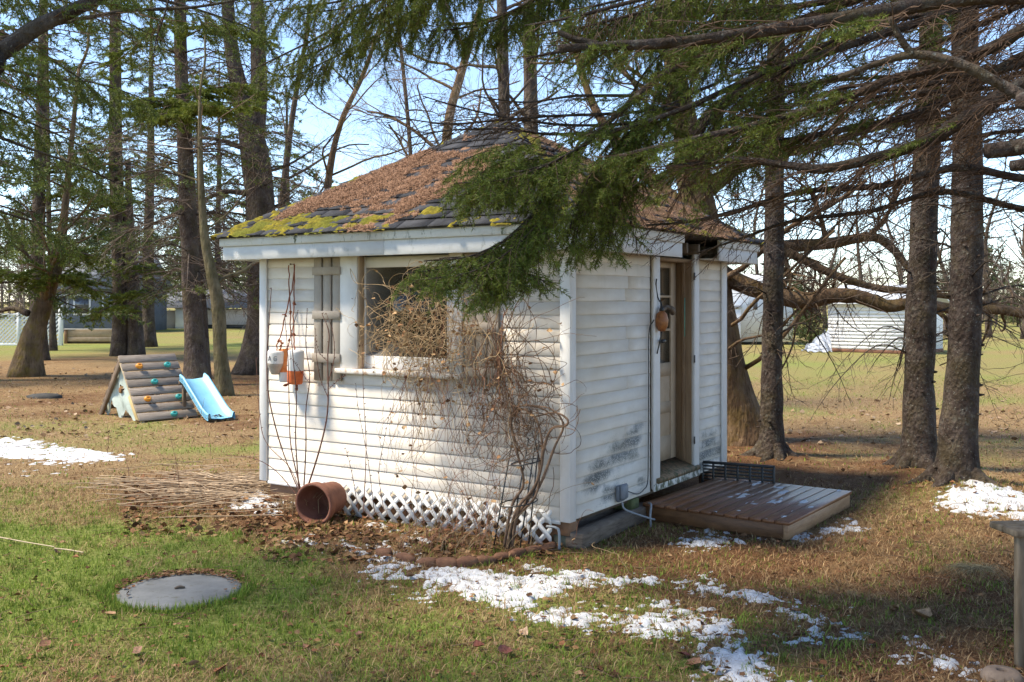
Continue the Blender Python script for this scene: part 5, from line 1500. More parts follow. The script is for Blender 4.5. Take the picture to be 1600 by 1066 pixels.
def grow(tb, sg, p, d, L, r, lev, rng, col, spread=.75, wob=.16, upb=.05, kids=(3, 5), tubemin=.02, sides=6, bud=False):
    n = 6; pts = [np.array(p, float)]; dd = nrm(d)
    for k in range(n - 1):
        dd = nrm(dd + rng.normal(0, wob, 3) + UP * upb); pts.append(pts[-1] + dd * L / (n - 1))
    pts = np.array(pts); r1 = r * .5
    if r > tubemin: tube(tb, catmull(pts, 10), np.linspace(r, r1, 10), sides, noise=.12, nscale=8, seed=lev)
    else: sg.poly(pts, r, r1 * .9, col * rng.uniform(.75, 1.25))
    if lev <= 0: return
    for _ in range(rng.integers(*kids)):
        u = rng.uniform(.3, 1.0); i = min(int(u * (n - 1)), n - 2); q = pts[i] + (pts[i + 1] - pts[i]) * (u * (n - 1) - i)
        t_ = nrm(pts[i + 1] - pts[i]); s = nrm(np.cross(t_, rng.normal(size=3))); a = rng.uniform(.45, 1.0) * spread
        grow(tb, sg, q, t_ * math.cos(a) + s * math.sin(a), L * rng.uniform(.45, .75), max(r * (1 - .5 * u) * rng.uniform(.4, .62), .0022), lev - 1, rng, col, spread, wob, upb, kids, tubemin, sides)

def baretree(name, label, path, rad, seed, lev=4, nb=9, zb=2.0, blen=3.0, bark=None, col=np.array((.17, .12, .085)), group=None, wob=.16, upb=.06, kids=(3, 5), spread=.8, rb=.35):
    rng = np.random.default_rng(seed); tb, tm, sg = MB(), MB(), Segs()
    c, r = flare(path, rad, 30, 1.35); c[0, 2] -= .1; tube(tb, c, r, 12, noise=.12, nscale=4, seed=seed)
    for k in range(nb):
        u = rng.uniform(0, 1); i = int(np.interp(zb + u * (c[-1, 2] - zb), c[:, 2], np.arange(30))); i = min(i, 28)
        a = rng.uniform(0, 6.3); d = np.array([math.cos(a), math.sin(a), rng.uniform(.3, 1.0)])
        grow(tb, sg, c[i], d, blen * rng.uniform(.6, 1.1) * (1 - .4 * u), r[i] * rb * rng.uniform(.7, 1.3), lev - 1, rng, col, spread, wob, upb, kids)
    grow(tb, sg, c[-1], nrm(c[-1] - c[-2]), blen * .8, r[-1] * .9, lev - 1, rng, col, spread, wob, upb, kids)
    sg.build(tm, 3, .012 if path[0][1] > 35 else .005)
    return finish(name, label, "tree", (path[0][0], path[0][1], 0), tb, tm, None, bark or M_SPRUCE2, group)

# ---------------- left group, seen past the shed
gl_low = lambda z: (.55, .55) if z < 5 else (.35, .85)
p, d = base_path([(40, 588), (46, 545), (58, 505), (70, 470), (84, 430), (96, 380), (104, 300)], 3)
baretree("maple_tree", "crooked old tree with yellow mossy trunk leaning right", p, [.34, .28, .24, .20, .16, .12, .08, .04], 11, 4, 9, 1.7, 3.4, M_MOSSY, wob=.2)
rngx = np.random.default_rng(5)
p, d = base_path([(83, 548), (82, 500), (80, 430), (76, 330), (74, 150), (72, 0)])
spruce("spruce_tree", "slender dark spruce stem behind the mossy leaning tree", p, [.12, .11, .1, .09, .07, .05], (2.0, 12.0), 2.6, lambda z: (.35, .8), 12, nlimb=4, dz=.5)
p, d = base_path([(187, 556), (190, 480), (186, 400), (181, 250), (180, 100), (180, -60)])
spruce("spruce_tree", "stout twin-stemmed grey spruce behind the climbing frame", p, [.30, .27, .25, .22, .19, .15], (1.9, 15.0), 4.2, lambda z: (.5, .6) if z < 6 else (.3, .85), 13, nlimb=5, dz=.55, fl=1.2)
tb = MB(); q, d2 = base_path([(212, 556), (211, 500), (206, 430), (202, 350), (200, 250)]); c, r = flare(q, [.27, .25, .22, .16, .08], 26, 1.25); c[0, 2] -= .1; tube(tb, c, r, 12, noise=.14, nscale=3.5, seed=4)
TW = [o for o in bpy.data.objects if o.get("label", "").startswith("stout twin")][0]; shift(tb, np.array(TW.location)); tb.obj("second_stem", M_SPRUCE2, TW, smooth=True)
p, d = base_path([(308, 602), (303, 520), (297, 400), (290, 250), (283, 100), (280, -60)])
spruce("spruce_tree", "tall straight spruce trunk right behind the blue slide", p, [.235, .215, .19, .17, .14, .11], (2.1, 12.0), 3.2, lambda z: (.75, .45) if z < 4.5 else (.45, .75), 14, nlimb=4, dz=.42)
p, d = base_path([(322, 592), (320, 520), (314, 430), (312, 330), (310, 200)])
spruce("spruce_tree", "thin dark spruce stem close behind the tall straight trunk", p, [.09, .085, .08, .07, .05], (1.8, 8.0), 1.8, lambda z: (.5, .5), 15, nlimb=3, dz=.5)
p, d = base_path([(352, 618), (345, 560), (341, 480), (331, 430), (320, 370), (314, 280), (312, 150)])
baretree("young_maple", "slim greenish brown tree with curved trunk beside the slide", p, [.15, .135, .125, .11, .09, .06, .03], 16, 4, 8, 2.2, 2.2, m_bark("olive_bark", (.07, .055, .03), (.14, .115, .065), (.2, .17, .105), 6, .2, .3, .3, (.11, .11, .03)), wob=.2)
# big forked spruce touching the shed's left edge
p, d = base_path([(403, 584), (411, 500), (411, 400), (408, 330), (400, 255), (388, 190), (374, 140), (360, 60), (352, -60)])
BT = spruce("spruce_tree", "big fork-topped spruce rising behind the left end of the shed", p, [.44, .40, .37, .35, .36, .30, .22, .17, .13], (2.0, 13.0), 3.8, lambda z: (.8, .35) if z < 6 else (.5, .7), 17, nlimb=4, dz=.4)
tb = MB(); c = catmull(pxpath([(396, 230), (402, 170), (404, 100), (402, 20), (400, -60)], d), 20); tube(tb, c, np.linspace(.26, .14, 20), 12, noise=.14, nscale=3.5, seed=9); shift(tb, np.array(BT.location)); tb.obj("fork_stem", M_SPRUCE2, BT, smooth=True)
# sprays with sunlight painted into their needle colour and the long dead limb that belong to the trees on the left
rng = np.random.default_rng(305)
def extra(owner, specs, dens=420, ln=.05, w=.012):
    own = [o for o in bpy.data.objects if o.get("label", "") == owner][0]; tb, tm, nm, sg = MB(), MB(), MB(), Segs(); nd = []
    for pts, dd, r0, kw in specs:
        tb = MB(); bough(tb, sg, nd, pxpath(pts, [own.location.y] + [dd] * (len(pts) - 1)), r0, .006, rng, **kw); shift(tb, np.array(own.location)); tb.obj("limb", M_SPRUCE2, own, smooth=True)
    sg.build(tm, 3, .004); fin_needles(nm, nd, dens, ln, w, (.085, .12, .014), (.26, .29, .045), rng, .5, .5)
    for mb_, n_, mt in ((tm, "spray_twigs", M_TWIG), (nm, "spray", M_NEED)):
        if mb_.v: shift(mb_, np.array(own.location)); mb_.obj(n_, mt, own, color=True)
SPR = dict(seclen=.95, secsp=.055, ang=(.5, 1.2), droop=.35, pend=.05, green=.12, gprob=.9, ters=.07, terl=.24, rsec=.005, gsec=.2, sides=5)
DEADL = dict(seclen=1.3, secsp=.10, ang=(.3, 1.2), droop=.5, pend=.05, green=9, ters=.10, terl=.40, rsec=.006, sides=6, jit=.25, col=np.array((.22, .17, .125)))
extra("tall straight spruce trunk right behind the blue slide", [([(288, 150), (330, 138), (375, 136), (420, 150)], 20.5, .02, SPR), ([(287, 170), (250, 158), (215, 165), (175, 130)], 20.5, .02, SPR), ([(290, 180), (320, 165), (365, 172), (400, 160)], 20.0, .018, SPR),
   ([(290, 190), (265, 178), (230, 182), (200, 178)], 20.0, .018, SPR), ([(286, 60), (330, 40), (380, 50), (430, 70)], 20.8, .02, SPR), ([(284, 40), (240, 50), (190, 90), (160, 110)], 20.8, .02, SPR), ([(296, 330), (250, 345), (200, 362), (160, 400)], 21.0, .025, DEADL), ([(297, 260), (240, 240), (180, 232), (110, 240)], 21.5, .022, DEADL), ([(300, 420), (340, 440), (370, 470), (390, 500)], 21.5, .018, DEADL), ([(296, 240), (340, 225), (380, 235)], 21.4, .02, DEADL)])
extra("big fork-topped spruce rising behind the left end of the shed", [([(402, 306), (350, 300), (300, 322), (235, 352), (180, 390)], 25.0, .075, DEADL), ([(400, 270), (440, 262), (480, 240), (520, 210)], 25.5, .05, DEADL), ([(398, 240), (350, 222), (310, 215), (260, 225)], 25.2, .05, DEADL), ([(410, 400), (380, 380), (350, 372), (318, 390)], 24.5, .05, DEADL), ([(405, 330), (440, 318), (470, 296)], 25.3, .05, DEADL),
   ([(375, 130), (330, 110), (280, 118), (240, 100)], 25.0, .04, DEADL), ([(395, 100), (440, 120), (490, 110)], 25.6, .04, DEADL)])
extra("crooked old tree with yellow mossy trunk leaning right", [([(70, 455), (40, 435), (10, 425), (-30, 440)], 24.0, .025, SPR), ([(72, 450), (100, 432), (125, 440), (150, 455)], 24.0, .025, SPR), ([(76, 440), (90, 430), (60, 420), (30, 432)], 23.5, .02, SPR), ([(44, 490), (20, 482), (-10, 490), (-40, 500)], 24.6, .09, {**DEADL, 'secsp': .3}), ([(84, 400), (120, 395), (150, 402), (180, 420)], 23.5, .025, SPR)])
extra("stout twin-stemmed grey spruce behind the climbing frame", [([(190, 470), (215, 458), (240, 462)], 31.0, .03, SPR), ([(188, 480), (165, 482), (140, 500)], 31.0, .03, SPR), ([(195, 420), (230, 418), (270, 430)], 32.0, .03, SPR), ([(182, 330), (130, 300), (80, 310)], 31.0, .03, SPR), ([(182, 260), (120, 250), (70, 270)], 31.0, .03, SPR)])
# denser spruces further left and behind
for k, (px, dd, hh, lab) in enumerate(((-70, 23, 13, "dense green spruce at the edge beside the mossy tree"), (340, 66, 18, "farthest dark spruce above the low pale building"), (60, 31, 14, "green spruce just behind the lattice fence post"), (232, 40, 14, "green spruce between the twin-stemmed and tall straight trunks"), (445, 52, 13, "green spruce hidden behind the shed's left roof corner"))):
    b = np.array([(px - 800) / F * dd, dd, 0.0]); path = [b, b + [0, 0, hh * .3], b + [.1, 0, hh * .6], b + [.1, 0, hh]]
    spruce("spruce_tree", lab, path, [.26, .2, .14, .03], (1.6 if k == 0 else 2.9, hh), 3.2 + .02 * dd, lambda z: (.3, .75), 40 + k, nlimb=5, dz=.55 + .004 * dd, fine=.85, nlen=.10 + .0015 * dd, nw=.028 + .0005 * dd, dens=26, ncol=((.055, .085, .018), (.17, .21, .045)))
# bare trees seen above and behind the roof
WARMLIT = np.array((.22, .15, .095))  # twig tone with the orange light on the branches painted in
for k, (pts, dd, rad, lab, bl) in enumerate((
    ([(436, 380), (448, 250), (462, 150), (478, 60), (490, -40)], 30, [.11, .10, .08, .06, .04], "bare brown tree behind the big forked spruce", 3.2),
    ([(520, 400), (512, 300), (530, 200), (570, 110), (600, 20)], 27, [.11, .10, .08, .06, .04], "bare tree with spreading limbs tinted as if lit orange behind the shed's left hip", 3.4),
    ([(648, 380), (641, 235), (632, 130), (618, 0), (612, -60)], 24, [.055, .05, .045, .035, .025], "thin pale birch stem rising over the left roof slope", 1.3),
    ([(690, 380), (700, 200), (722, 110), (745, 30), (770, -50)], 21, [.105, .10, .085, .065, .045], "bare tree leaning right behind the roof peak", 2.4),
    ([(788, 380), (788, 200), (786, 100), (784, 0), (783, -80)], 17, [.11, .105, .095, .085, .075], "pale bare trunk rising straight behind the roof peak", 2.0),
    ([(834, 380), (830, 200), (828, 100), (826, 0), (826, -80)], 18, [.135, .13, .12, .105, .09], "second straight trunk right of the pale one behind the roof peak", 2.2))):
    p = pxpath(pts, dd); p = [np.array([p[0][0], dd, 0.0])] + p
    baretree("bare_tree", lab, p, [rad[0] * 1.1] + rad, 60 + k, 5 if k in (0, 1, 3) else 4, 14, 2.6, bl, M_SPRUCE2 if k not in (1, 3) else M_APPLE, col=WARMLIT if k in (0, 1, 3) else np.array((.17, .135, .105)), upb=.03, wob=.18)

# ---------------- right trunks
for (pts, rad, lab, sd, dead) in (
    ([(1205, 716), (1206, 600), (1208, 450), (1210, 300), (1212, 150), (1214, -60)], [.130, .122, .118, .110, .10, .09], "slim grey spruce trunk standing between shed and twin trunks", 21, 9),
    ([(1434, 738), (1436, 600), (1440, 450), (1446, 300), (1451, 180), (1456, -60)], [.172, .158, .148, .138, .128, .112], "left one of two stout lichen spotted spruce trunks", 22, 13),
    ([(1492, 768), (1500, 650), (1508, 500), (1511, 350), (1510, 200), (1506, -60)], [.185, .168, .146, .140, .134, .12], "right one of two stout trunks with snow at its foot", 23, 13)):
    p, d = base_path(pts, 4); rng = np.random.default_rng(sd); tb, tm, nm, sg, nd = MB(), MB(), MB(), Segs(), []
    c, r = flare(p, rad + [.06], 60, 1.75, .16); c[0, 2] -= .1; tube(tb, c, r, 20, noise=.16, nscale=6, seed=sd)
    for k in range(dead * 2):
        z = rng.uniform(1.2, 5.2); i = np.argmin(np.abs(c[:, 2] - z)); a = rng.uniform(0, 6.3); h = np.array([math.cos(a), math.sin(a), 0]); l = rng.uniform(.6, 1.7)
        dr = rng.uniform(.1, .7); p0 = c[i]
        bough(tb, sg, nd, [p0 + h * r[i] * .8, p0 + h * l * .4 + UP * .08 * l, p0 + h * l * .75 - UP * l * dr * .4, p0 + h * l - UP * l * dr], rng.uniform(.007, .014), .002, rng, seclen=.55, secsp=.11, droop=.7, pend=.05, green=9, ters=.09, terl=.2, rsec=.0036, sides=5, n=10, col=np.array((.10, .078, .06)), jit=.2)
    for k in range(5):                                  # surface roots
        a = k * 1.26 + rng.normal(0, .3); h = np.array([math.cos(a), math.sin(a), 0]); L = rng.uniform(.22, .5); b = c[0] * [1, 1, 0]; sd_ = np.array([-h[1], h[0], 0]) * rng.normal(0, .1)
        q = np.array([b + h * rad[0] * .7 + UP * .15, b + h * rad[0] * 1.45 + UP * .05, b + h * (rad[0] * 1.4 + L * .5) + sd_ * .6 - UP * .012, b + h * (rad[0] + L) + sd_ - UP * .06]); q[:, 2] += gz(q[:, 0], q[:, 1]) - .045
        tube(tb, catmull(q, 12), np.linspace(.085, .03, 12), 8, noise=.25, nscale=9, seed=k)
    for k in range(26):
        z = rng.uniform(.2, 4.0); i = np.argmin(np.abs(c[:, 2] - z)); a = rng.uniform(0, 6.3); h = np.array([math.cos(a), math.sin(a), .1])
        tube(tb, np.array([c[i] + h * r[i] * .9, c[i] + h * (r[i] + .015), c[i] + h * (r[i] + rng.uniform(.02, .05))]), [.016, .012, .006], 6)
    z = 5.6
    while z < 9:
        for _ in range(3):
            i = np.argmin(np.abs(c[:, 2] - z)); a = rng.uniform(0, 6.3); h = np.array([math.cos(a), math.sin(a), 0]); l = rng.uniform(1.0, 2.2)
            bough(tb, sg, nd, [c[i], c[i] + h * l * .5, c[i] + h * l - UP * .25 * l], .016, .004, rng, seclen=.6, secsp=.2, green=.3, gprob=.8, ters=.14, terl=.3, rsec=.006, sides=4, n=7, m=4, ter2=False)
        z += .5
    sg.build(tm, 3, .0016); fin_needles(nm, nd, 34, .08, .022, (.03, .058, .014), (.075, .12, .028), rng, .5, .3)
    finish("spruce_tree", lab, "tree", (p[0][0], p[0][1], 0), tb, tm, nm, M_SPRUCE)
# old spreading tree behind the shed with long low limbs to the right
rng = np.random.default_rng(31); tb, tm, sg = MB(), MB(), Segs(); AD = 13.0
p = pxpath([(1168, 690), (1146, 640), (1128, 560), (1112, 470), (1098, 380), (1084, 290), (1072, 200), (1050, 90), (1030, -40)], AD); p[0][2] = 0
c, r = flare(p, [.34, .30, .27, .26, .25, .21, .17, .12, .08], 40, 1.3, .3); c[0, 2] -= .1; tube(tb, c, r, 18, noise=.16, nscale=4, seed=2)
AC = np.array((.115, .080, .055))
LIMBS = [([(1110, 415), (1150, 440), (1200, 458), (1255, 470), (1300, 462), (1345, 464), (1385, 478), (1430, 474), (1500, 484), (1560, 484), (1640, 500)], [13.0, 12.9, 12.8, 12.7, 12.6, 12.5, 12.4, 12.3, 12.2, 12.1, 12.0], .125, .05),
         ([(1096, 350), (1140, 368), (1190, 386), (1240, 384), (1300, 380), (1360, 370), (1390, 385), (1420, 420), (1450, 470), (1480, 500)], [13.0, 13.1, 13.2, 13.2, 13.3, 13.3, 13.3, 13.2, 13.2, 13.1], .11, .03),
         ([(1215, 388), (1260, 408), (1310, 432), (1370, 450), (1430, 456), (1500, 466), (1570, 480), (1630, 490)], [13.2, 13.1, 13.0, 13.0, 12.9, 12.9, 12.8, 12.8], .065, .025),
         ([(1088, 312), (1120, 285), (1160, 258), (1210, 242), (1280, 228), (1350, 205), (1420, 190)], [13.0, 13.1, 13.2, 13.3, 13.4, 13.5, 13.6], .12, .03),
         ([(1075, 220), (1120, 170), (1200, 110), (1290, 70), (1400, 30)], [13.0, 13.2, 13.4, 13.6, 13.8], .09, .03),
         ([(1095, 340), (1040, 300), (980, 240), (930, 170), (900, 80), (880, -20)], [13.0, 13.2, 13.4, 13.6, 13.8, 14], .10, .03),
         ([(1290, 378), (1285, 350), (1275, 320), (1265, 300), (1230, 270)], [13.3, 13.3, 13.2, 13.2, 13.1], .04, .015),
         ([(1355, 372), (1380, 345), (1400, 310), (1410, 280)], [13.3, 13.2, 13.1, 13.0], .04, .012),
         ([(1225, 395), (1232, 430), (1225, 450), (1240, 460), (1262, 500)], [13.2, 13.1, 13, 12.9, 12.8], .035, .012)]
for pts, ds, ra_, rb_2 in LIMBS:
    cc = catmull(pxpath(pts, ds), 34); tube(tb, cc, np.linspace(ra_, rb_2, 34), 12, noise=.2, nscale=6, seed=len(pts))
    for k in range(3, 34, 1):
        if rng.random() < .62:
            t_ = nrm(cc[min(k + 1, 33)] - cc[k - 1]); s = nrm(np.cross(t_, rng.normal(size=3))); dn = rng.choice([-.6, .5])
            grow(tb, sg, cc[k], t_ * .5 + s * .8 + UP * dn * .6, rng.uniform(.5, 1.3), rng.uniform(.008, .02), 2, rng, AC, .9, .24, .0, (3, 5), .016)
for k in range(8, 39, 2):
    a = rng.uniform(0, 6.3); grow(tb, sg, c[k], np.array([math.cos(a), math.sin(a), .5]), rng.uniform(1.2, 2.6), rng.uniform(.02, .045), 3, rng, AC, .85, .2, .04, (3, 5))
sg.build(tm, 3, .0032)
finish("apple_tree", "old spreading tree behind the shed with long low crooked limbs", "tree", (p[0][0], p[0][1], 0), tb, tm, None, M_APPLE)

# ---------------- overhanging foreground spruce on the right (trunk just outside the view)
rng = np.random.default_rng(77); tb, tm, nm, sg = MB(), MB(), MB(), Segs(); nd, nd2, nd3 = [], [], []
TR = np.array([3.7, 4.5, 0.0])
c, r = flare([TR, TR + [.02, 0, 2], TR + [.05, 0, 5], TR + [.05, 0, 13]], [.30, .26, .22, .05], 40, 1.4); c[0, 2] -= .1; tube(tb, c, r, 16, noise=.14, nscale=5, seed=3)
def limb(pts, ds, r0, r1, root=True, **kw):
    q = [P(x, y, d_) for (x, y), d_ in zip(pts, ds)]
    if root: q = [np.array([TR[0], TR[1], q[0][2] + .12])] + q
    st = np.linalg.norm(q[1] - q[0]) if root else 0
    return bough(tb, sg, kw.pop('nd_', nd), q, r0, r1, rng, start=kw.pop('start', .35 if root else .08), **kw)
lin = lambda a, b, n: list(np.linspace(a, b, n))
BARE = dict(seclen=.78, secsp=.023, ang=(.35, .95), droop=.45, pend=.08, green=9, ters=.042, terl=.16, rsec=.0036, jit=.15, col=np.array((.105, .066, .042)))
limb([(1660, -8), (1500, -2), (1340, 25), (1180, 50), (1060, 66), (960, 72), (872, 76)], lin(4.3, 4.0, 7), .040, .016, **{**BARE, 'secsp': .06, 'green': .55, 'gprob': .5})
limb([(935, 70), (900, 62), (872, 50)], [4.05, 4.05, 4.05], .016, .010, False, seclen=.1, secsp=.3, green=9)
limb([(930, 74), (880, 80), (824, 91)], [4.03, 4.0, 3.95], .011, .004, False, seclen=.2, secsp=.12, green=9)
limb([(1660, 30), (1560, 70), (1480, 102), (1400, 122), (1300, 160), (1180, 195), (1060, 222), (960, 246)], lin(4.6, 4.9, 8), .036, .010, **{**BARE, 'green': .72, 'gprob': .7})
limb([(1660, 172), (1590, 146), (1500, 100), (1430, 86), (1370, 100), (1310, 122)], lin(3.5, 3.7, 6), .026, .010, **{**BARE, 'secsp': .12, 'seclen': .4})
limb([(1425, 86), (1408, 62), (1390, 28)], [3.62, 3.62, 3.62], .016, .010, False, **{**BARE, 'secsp': .1, 'seclen': .3})
limb([(1660, 118), (1530, 172), (1440, 224), (1300, 262), (1230, 258), (1150, 250), (1040, 262)], lin(4.4, 4.9, 7), .042, .009, **{**BARE, 'green': .7, 'gprob': .25})
limb([(1660, 226), (1590, 231), (1541, 236)], [3.9, 3.9, 3.9], .034, .030, **{**BARE, 'secsp': 9})
limb([(1660, 253), (1580, 259)], [4.2, 4.2], .030, .026, **{**BARE, 'secsp': 9})
limb([(1660, 280), (1500, 262), (1380, 290), (1250, 300), (1150, 330), (1080, 346), (1010, 352)], lin(5.0, 5.6, 7), .026, .006, **BARE)
limb([(1660, 330), (1480, 300), (1360, 330), (1240, 345), (1160, 372), (1090, 395)], lin(5.6, 6.0, 6), .022, .005, **{**BARE, 'secsp': .06})
limb([(1660, 60), (1450, 170), (1330, 200), (1200, 225), (1120, 235), (1085, 215)], lin(5.2, 5.6, 6), .026, .008, **{**BARE, 'green': .75, 'gprob': .4})
limb([(1660, -20), (1480, 60), (1340, 110), (1220, 150), (1120, 200), (1050, 260)], lin(5.8, 6.2, 6), .022, .006, **{**BARE, 'green': .7, 'gprob': .6})
limb([(1660, -60), (1500, -10), (1380, 40), (1250, 90), (1150, 110)], lin(6.0, 6.4, 5), .022, .006, **{**BARE, 'green': .75, 'gprob': .5})
limb([(1660, 190), (1540, 210), (1400, 235), (1300, 300), (1220, 320)], lin(6.2, 6.6, 5), .018, .005, **BARE)
limb([(1660, -40), (1450, 30), (1300, 80), (1180, 120), (1080, 165), (960, 205), (900, 212)], lin(5.0, 5.4, 7), .028, .008, **{**BARE, 'green': .55, 'gprob': .6, 'secsp': .055})
limb([(1660, -60), (1400, -15), (1200, 15), (1050, 20), (940, 35)], lin(5.4, 5.8, 5), .030, .008, **{**BARE, 'green': .4, 'gprob': .6})
# layered twiggy limbs that fill the canopy on the right
for k in range(13):
    y0 = rng.uniform(-110, 150); x1 = rng.uniform(880, 1230); y1 = y0 + rng.uniform(90, 210); dd = rng.uniform(4.9, 7.2); xm = (1660 + x1) / 2
    limb([(1660, y0), (xm + 150, y0 + (y1 - y0) * .25), (xm - 80, y0 + (y1 - y0) * .55 - 12), (x1, y1)], [dd, dd, dd + .1, dd + .2], rng.uniform(.014, .026), .005, **{**BARE, 'secsp': .034, 'green': rng.uniform(.66, .85), 'gprob': .6, 'seclen': .7})
# boughs that hang in front of the shed
def bundle(pts, ds, r0, r1, k, spread, **kw):
    limb(pts, ds, r0, r1, False, **dict(kw))
    for _ in range(k - 1):
        o = rng.normal(0, spread, 2); t_ = np.linspace(.25, 1.0, len(pts)); dz = rng.normal(0, .12)
        limb([(x + o[0] * f, y + o[1] * f) for (x, y), f in zip(pts, t_)], [d_ + dz * f for d_, f in zip(ds, t_)], r0 * .7, r1, False, **dict(kw))
GRN = dict(seclen=.40, secsp=.034, ang=(.5, 1.1), droop=.9, pend=.25, green=.05, gprob=.97, ters=.034, terl=.15, rsec=.0034, gsec=.1)
limb([(1660, -90), (1400, -20), (1280, 20), (1130, 80), (1040, 115), (980, 165), (920, 220), (880, 256), (850, 300)], lin(5.6, 5.2, 9), .030, .008, **{**BARE, 'green': .78, 'gprob': .8})
bundle([(905, 232), (850, 262), (785, 284), (712, 290)], [5.25, 5.2, 5.15, 5.1], .008, .003, 3, 20, **GRN)
bundle([(880, 258), (850, 318), (800, 368), (735, 400), (662, 408)], [5.2, 5.15, 5.1, 5.05, 5.0], .010, .003, 4, 22, **{**GRN, 'secsp': .030, 'pend': .35})
bundle([(852, 318), (828, 365), (795, 410), (765, 450)], [5.2, 5.15, 5.1, 5.1], .007, .003, 4, 20, **{**GRN, 'pend': .3})
bundle([(830, 365), (800, 400), (820, 425), (858, 437)], [5.2, 5.15, 5.1, 5.1], .006, .002, 2, 10, **{**GRN, 'seclen': .24})
bundle([(870, 245), (815, 240), (765, 262), (735, 285)], [5.35, 5.3, 5.3, 5.3], .006, .002, 4, 18, **GRN)
GR2 = {**GRN, 'nd_': nd2}
bundle([(1060, 165), (1000, 195), (950, 245), (922, 300), (902, 350), (893, 392)], lin(5.5, 5.3, 6), .010, .003, 4, 22, **{**GR2, 'pend': .4})
bundle([(1010, 190), (985, 240), (968, 300), (950, 350), (940, 385)], lin(5.6, 5.4, 5), .009, .003, 3, 22, **{**GR2, 'pend': .4})
limb([(1120, 130), (1060, 160), (1010, 230), (990, 300), (985, 360)], lin(5.8, 5.6, 5), .010, .003, False, **{**BARE, 'seclen': .5, 'pend': .5, 'green': .4, 'gprob': .4})
limb([(1180, 120), (1120, 170), (1085, 240), (1060, 310)], lin(5.9, 5.7, 4), .010, .003, False, **{**BARE, 'seclen': .5, 'pend': .5})
# bare limbs that sweep across the roof peak
PK = {**BARE, 'seclen': .55, 'secsp': .05, 'start': .1}
for pts in ([(1060, 170), (950, 178), (850, 182), (760, 190), (690, 193), (600, 180)], [(1040, 190), (900, 196), (800, 185), (720, 168), (660, 150)], [(950, 205), (860, 210), (790, 202), (700, 204), (640, 216)], [(1000, 150), (900, 150), (820, 160), (740, 150)]):
    limb(pts, lin(5.7, 5.9, len(pts)), .010, .003, False, **PK)
# high boughs that dangle in the middle of the sky
HI = dict(seclen=.66, secsp=.034, ang=(.5, 1.2), droop=1.3, pend=.65, green=.15, gprob=.95, ters=.04, terl=.15, rsec=.0036, gsec=.1)
for pts, ds, kw in (([(1300, -220), (1000, -120), (880, -30), (800, 18), (735, 36), (686, 40)], lin(5.6, 6.2, 6), {'start': .5}), ([(1200, -300), (900, -200), (720, -70), (640, -10), (590, 28), (540, 58), (480, 88), (430, 112)], lin(5.6, 6.4, 8), {'start': .55}),
        ([(1200, -340), (860, -200), (700, -90), (610, -30), (540, 0), (440, 15)], lin(5.2, 5.8, 6), {'start': .55, 'pend': .5}), ([(1400, -160), (1200, -90), (1060, -20), (960, 10), (880, 30), (820, 40)], lin(4.8, 5.2, 6), {'start': .45, 'gprob': .5, 'seclen': .5})):
    limb(pts, ds, .022, .004, **{**HI, **kw})
    for _ in range(2):
        o = rng.normal(0, 28, 2); limb([(x + o[0], y + o[1] * .6) for x, y in pts], [d_ + rng.normal(0, .15) for d_ in ds], .014, .004, **{**HI, **kw})
bundle([(1240, -60), (1130, 10), (1060, 60), (1010, 110), (980, 160)], lin(6.2, 6.0, 5), .010, .004, 3, 30, **{**HI, 'nd_': nd2, 'start': .1})
bundle([(1130, -40), (1060, 0), (1000, 30), (950, 40), (920, 70)], lin(6.4, 6.2, 5), .010, .004, 3, 30, **{**HI, 'start': .1})
bundle([(1300, 20), (1220, 80), (1150, 140), (1110, 210), (1095, 270)], lin(6.4, 6.2, 5), .010, .004, 3, 30, **{**HI, 'start': .1, 'gprob': .22})
# bulk of its crown above the view
for z in np.arange(4.6, 12.5, .5):
    for _ in range(5):
        i = np.argmin(np.abs(c[:, 2] - z)); a = rng.uniform(0, 6.3); h = np.array([math.cos(a), math.sin(a), 0]); l = (3.4 - .24 * (z - 4.6)) * rng.uniform(.6, 1.05)
        bough(tb, sg, nd3, [c[i], c[i] + h * l * .5 + UP * .1, c[i] + h * l - UP * .2 * l], .02, .004, rng, seclen=.9, secsp=.28, green=.25, gprob=.8, ters=.2, terl=.35, rsec=.007, sides=4, n=6, m=4, ter2=False)
sg.build(tm, 3, .0019)
fin_needles(nm, nd, 370, .025, .0038, (.06, .095, .012), (.20, .235, .034), rng, .55, .15)
fin_needles(nm, nd3, 60, .09, .016, (.028, .055, .014), (.08, .12, .03), rng, .5, .2)
fin_needles(nm, nd2, 330, .025, .0040, (.07, .11, .014), (.22, .26, .042), rng, .55, .15)  # brighter yellow-green: the light on these boughs is put into the colour
finish("spruce_tree", "overhanging spruce whose twiggy limbs and green boughs cross before the shed", "tree", TR, tb, tm, nm, M_SPRUCE)

# ---------------- overhanging foreground spruce on the left (trunk outside the view)
rng = np.random.default_rng(88); tb, tm, nm, sg = MB(), MB(), MB(), Segs(); nd, nd2 = [], []
TR = np.array([-3.7, 4.0, 0.0])
c, r = flare([TR, TR + [0, .02, 2], TR + [.05, 0, 5], TR + [.05, 0, 14]], [.30, .26, .22, .05], 40, 1.4); c[0, 2] -= .1; tube(tb, c, r, 16, noise=.14, nscale=5, seed=6)
limb([(-80, 118), (0, 82), (60, 42), (140, 4), (220, -40)], lin(4.0, 4.4, 5), .044, .026, **{**BARE, 'secsp': .08, 'green': .5, 'gprob': .5})
limb([(-80, 60), (100, 34), (200, 17), (300, 12), (390, -6), (470, -40)], lin(4.8, 5.4, 6), .016, .004, **{**BARE, 'secsp': .1, 'green': .6, 'gprob': .6})
limb([(268, -20), (258, 20), (244, 62), (238, 108)], lin(5.0, 5.0, 4), .007, .002, False, **{**BARE, 'seclen': .25, 'secsp': .09, 'green': .5})
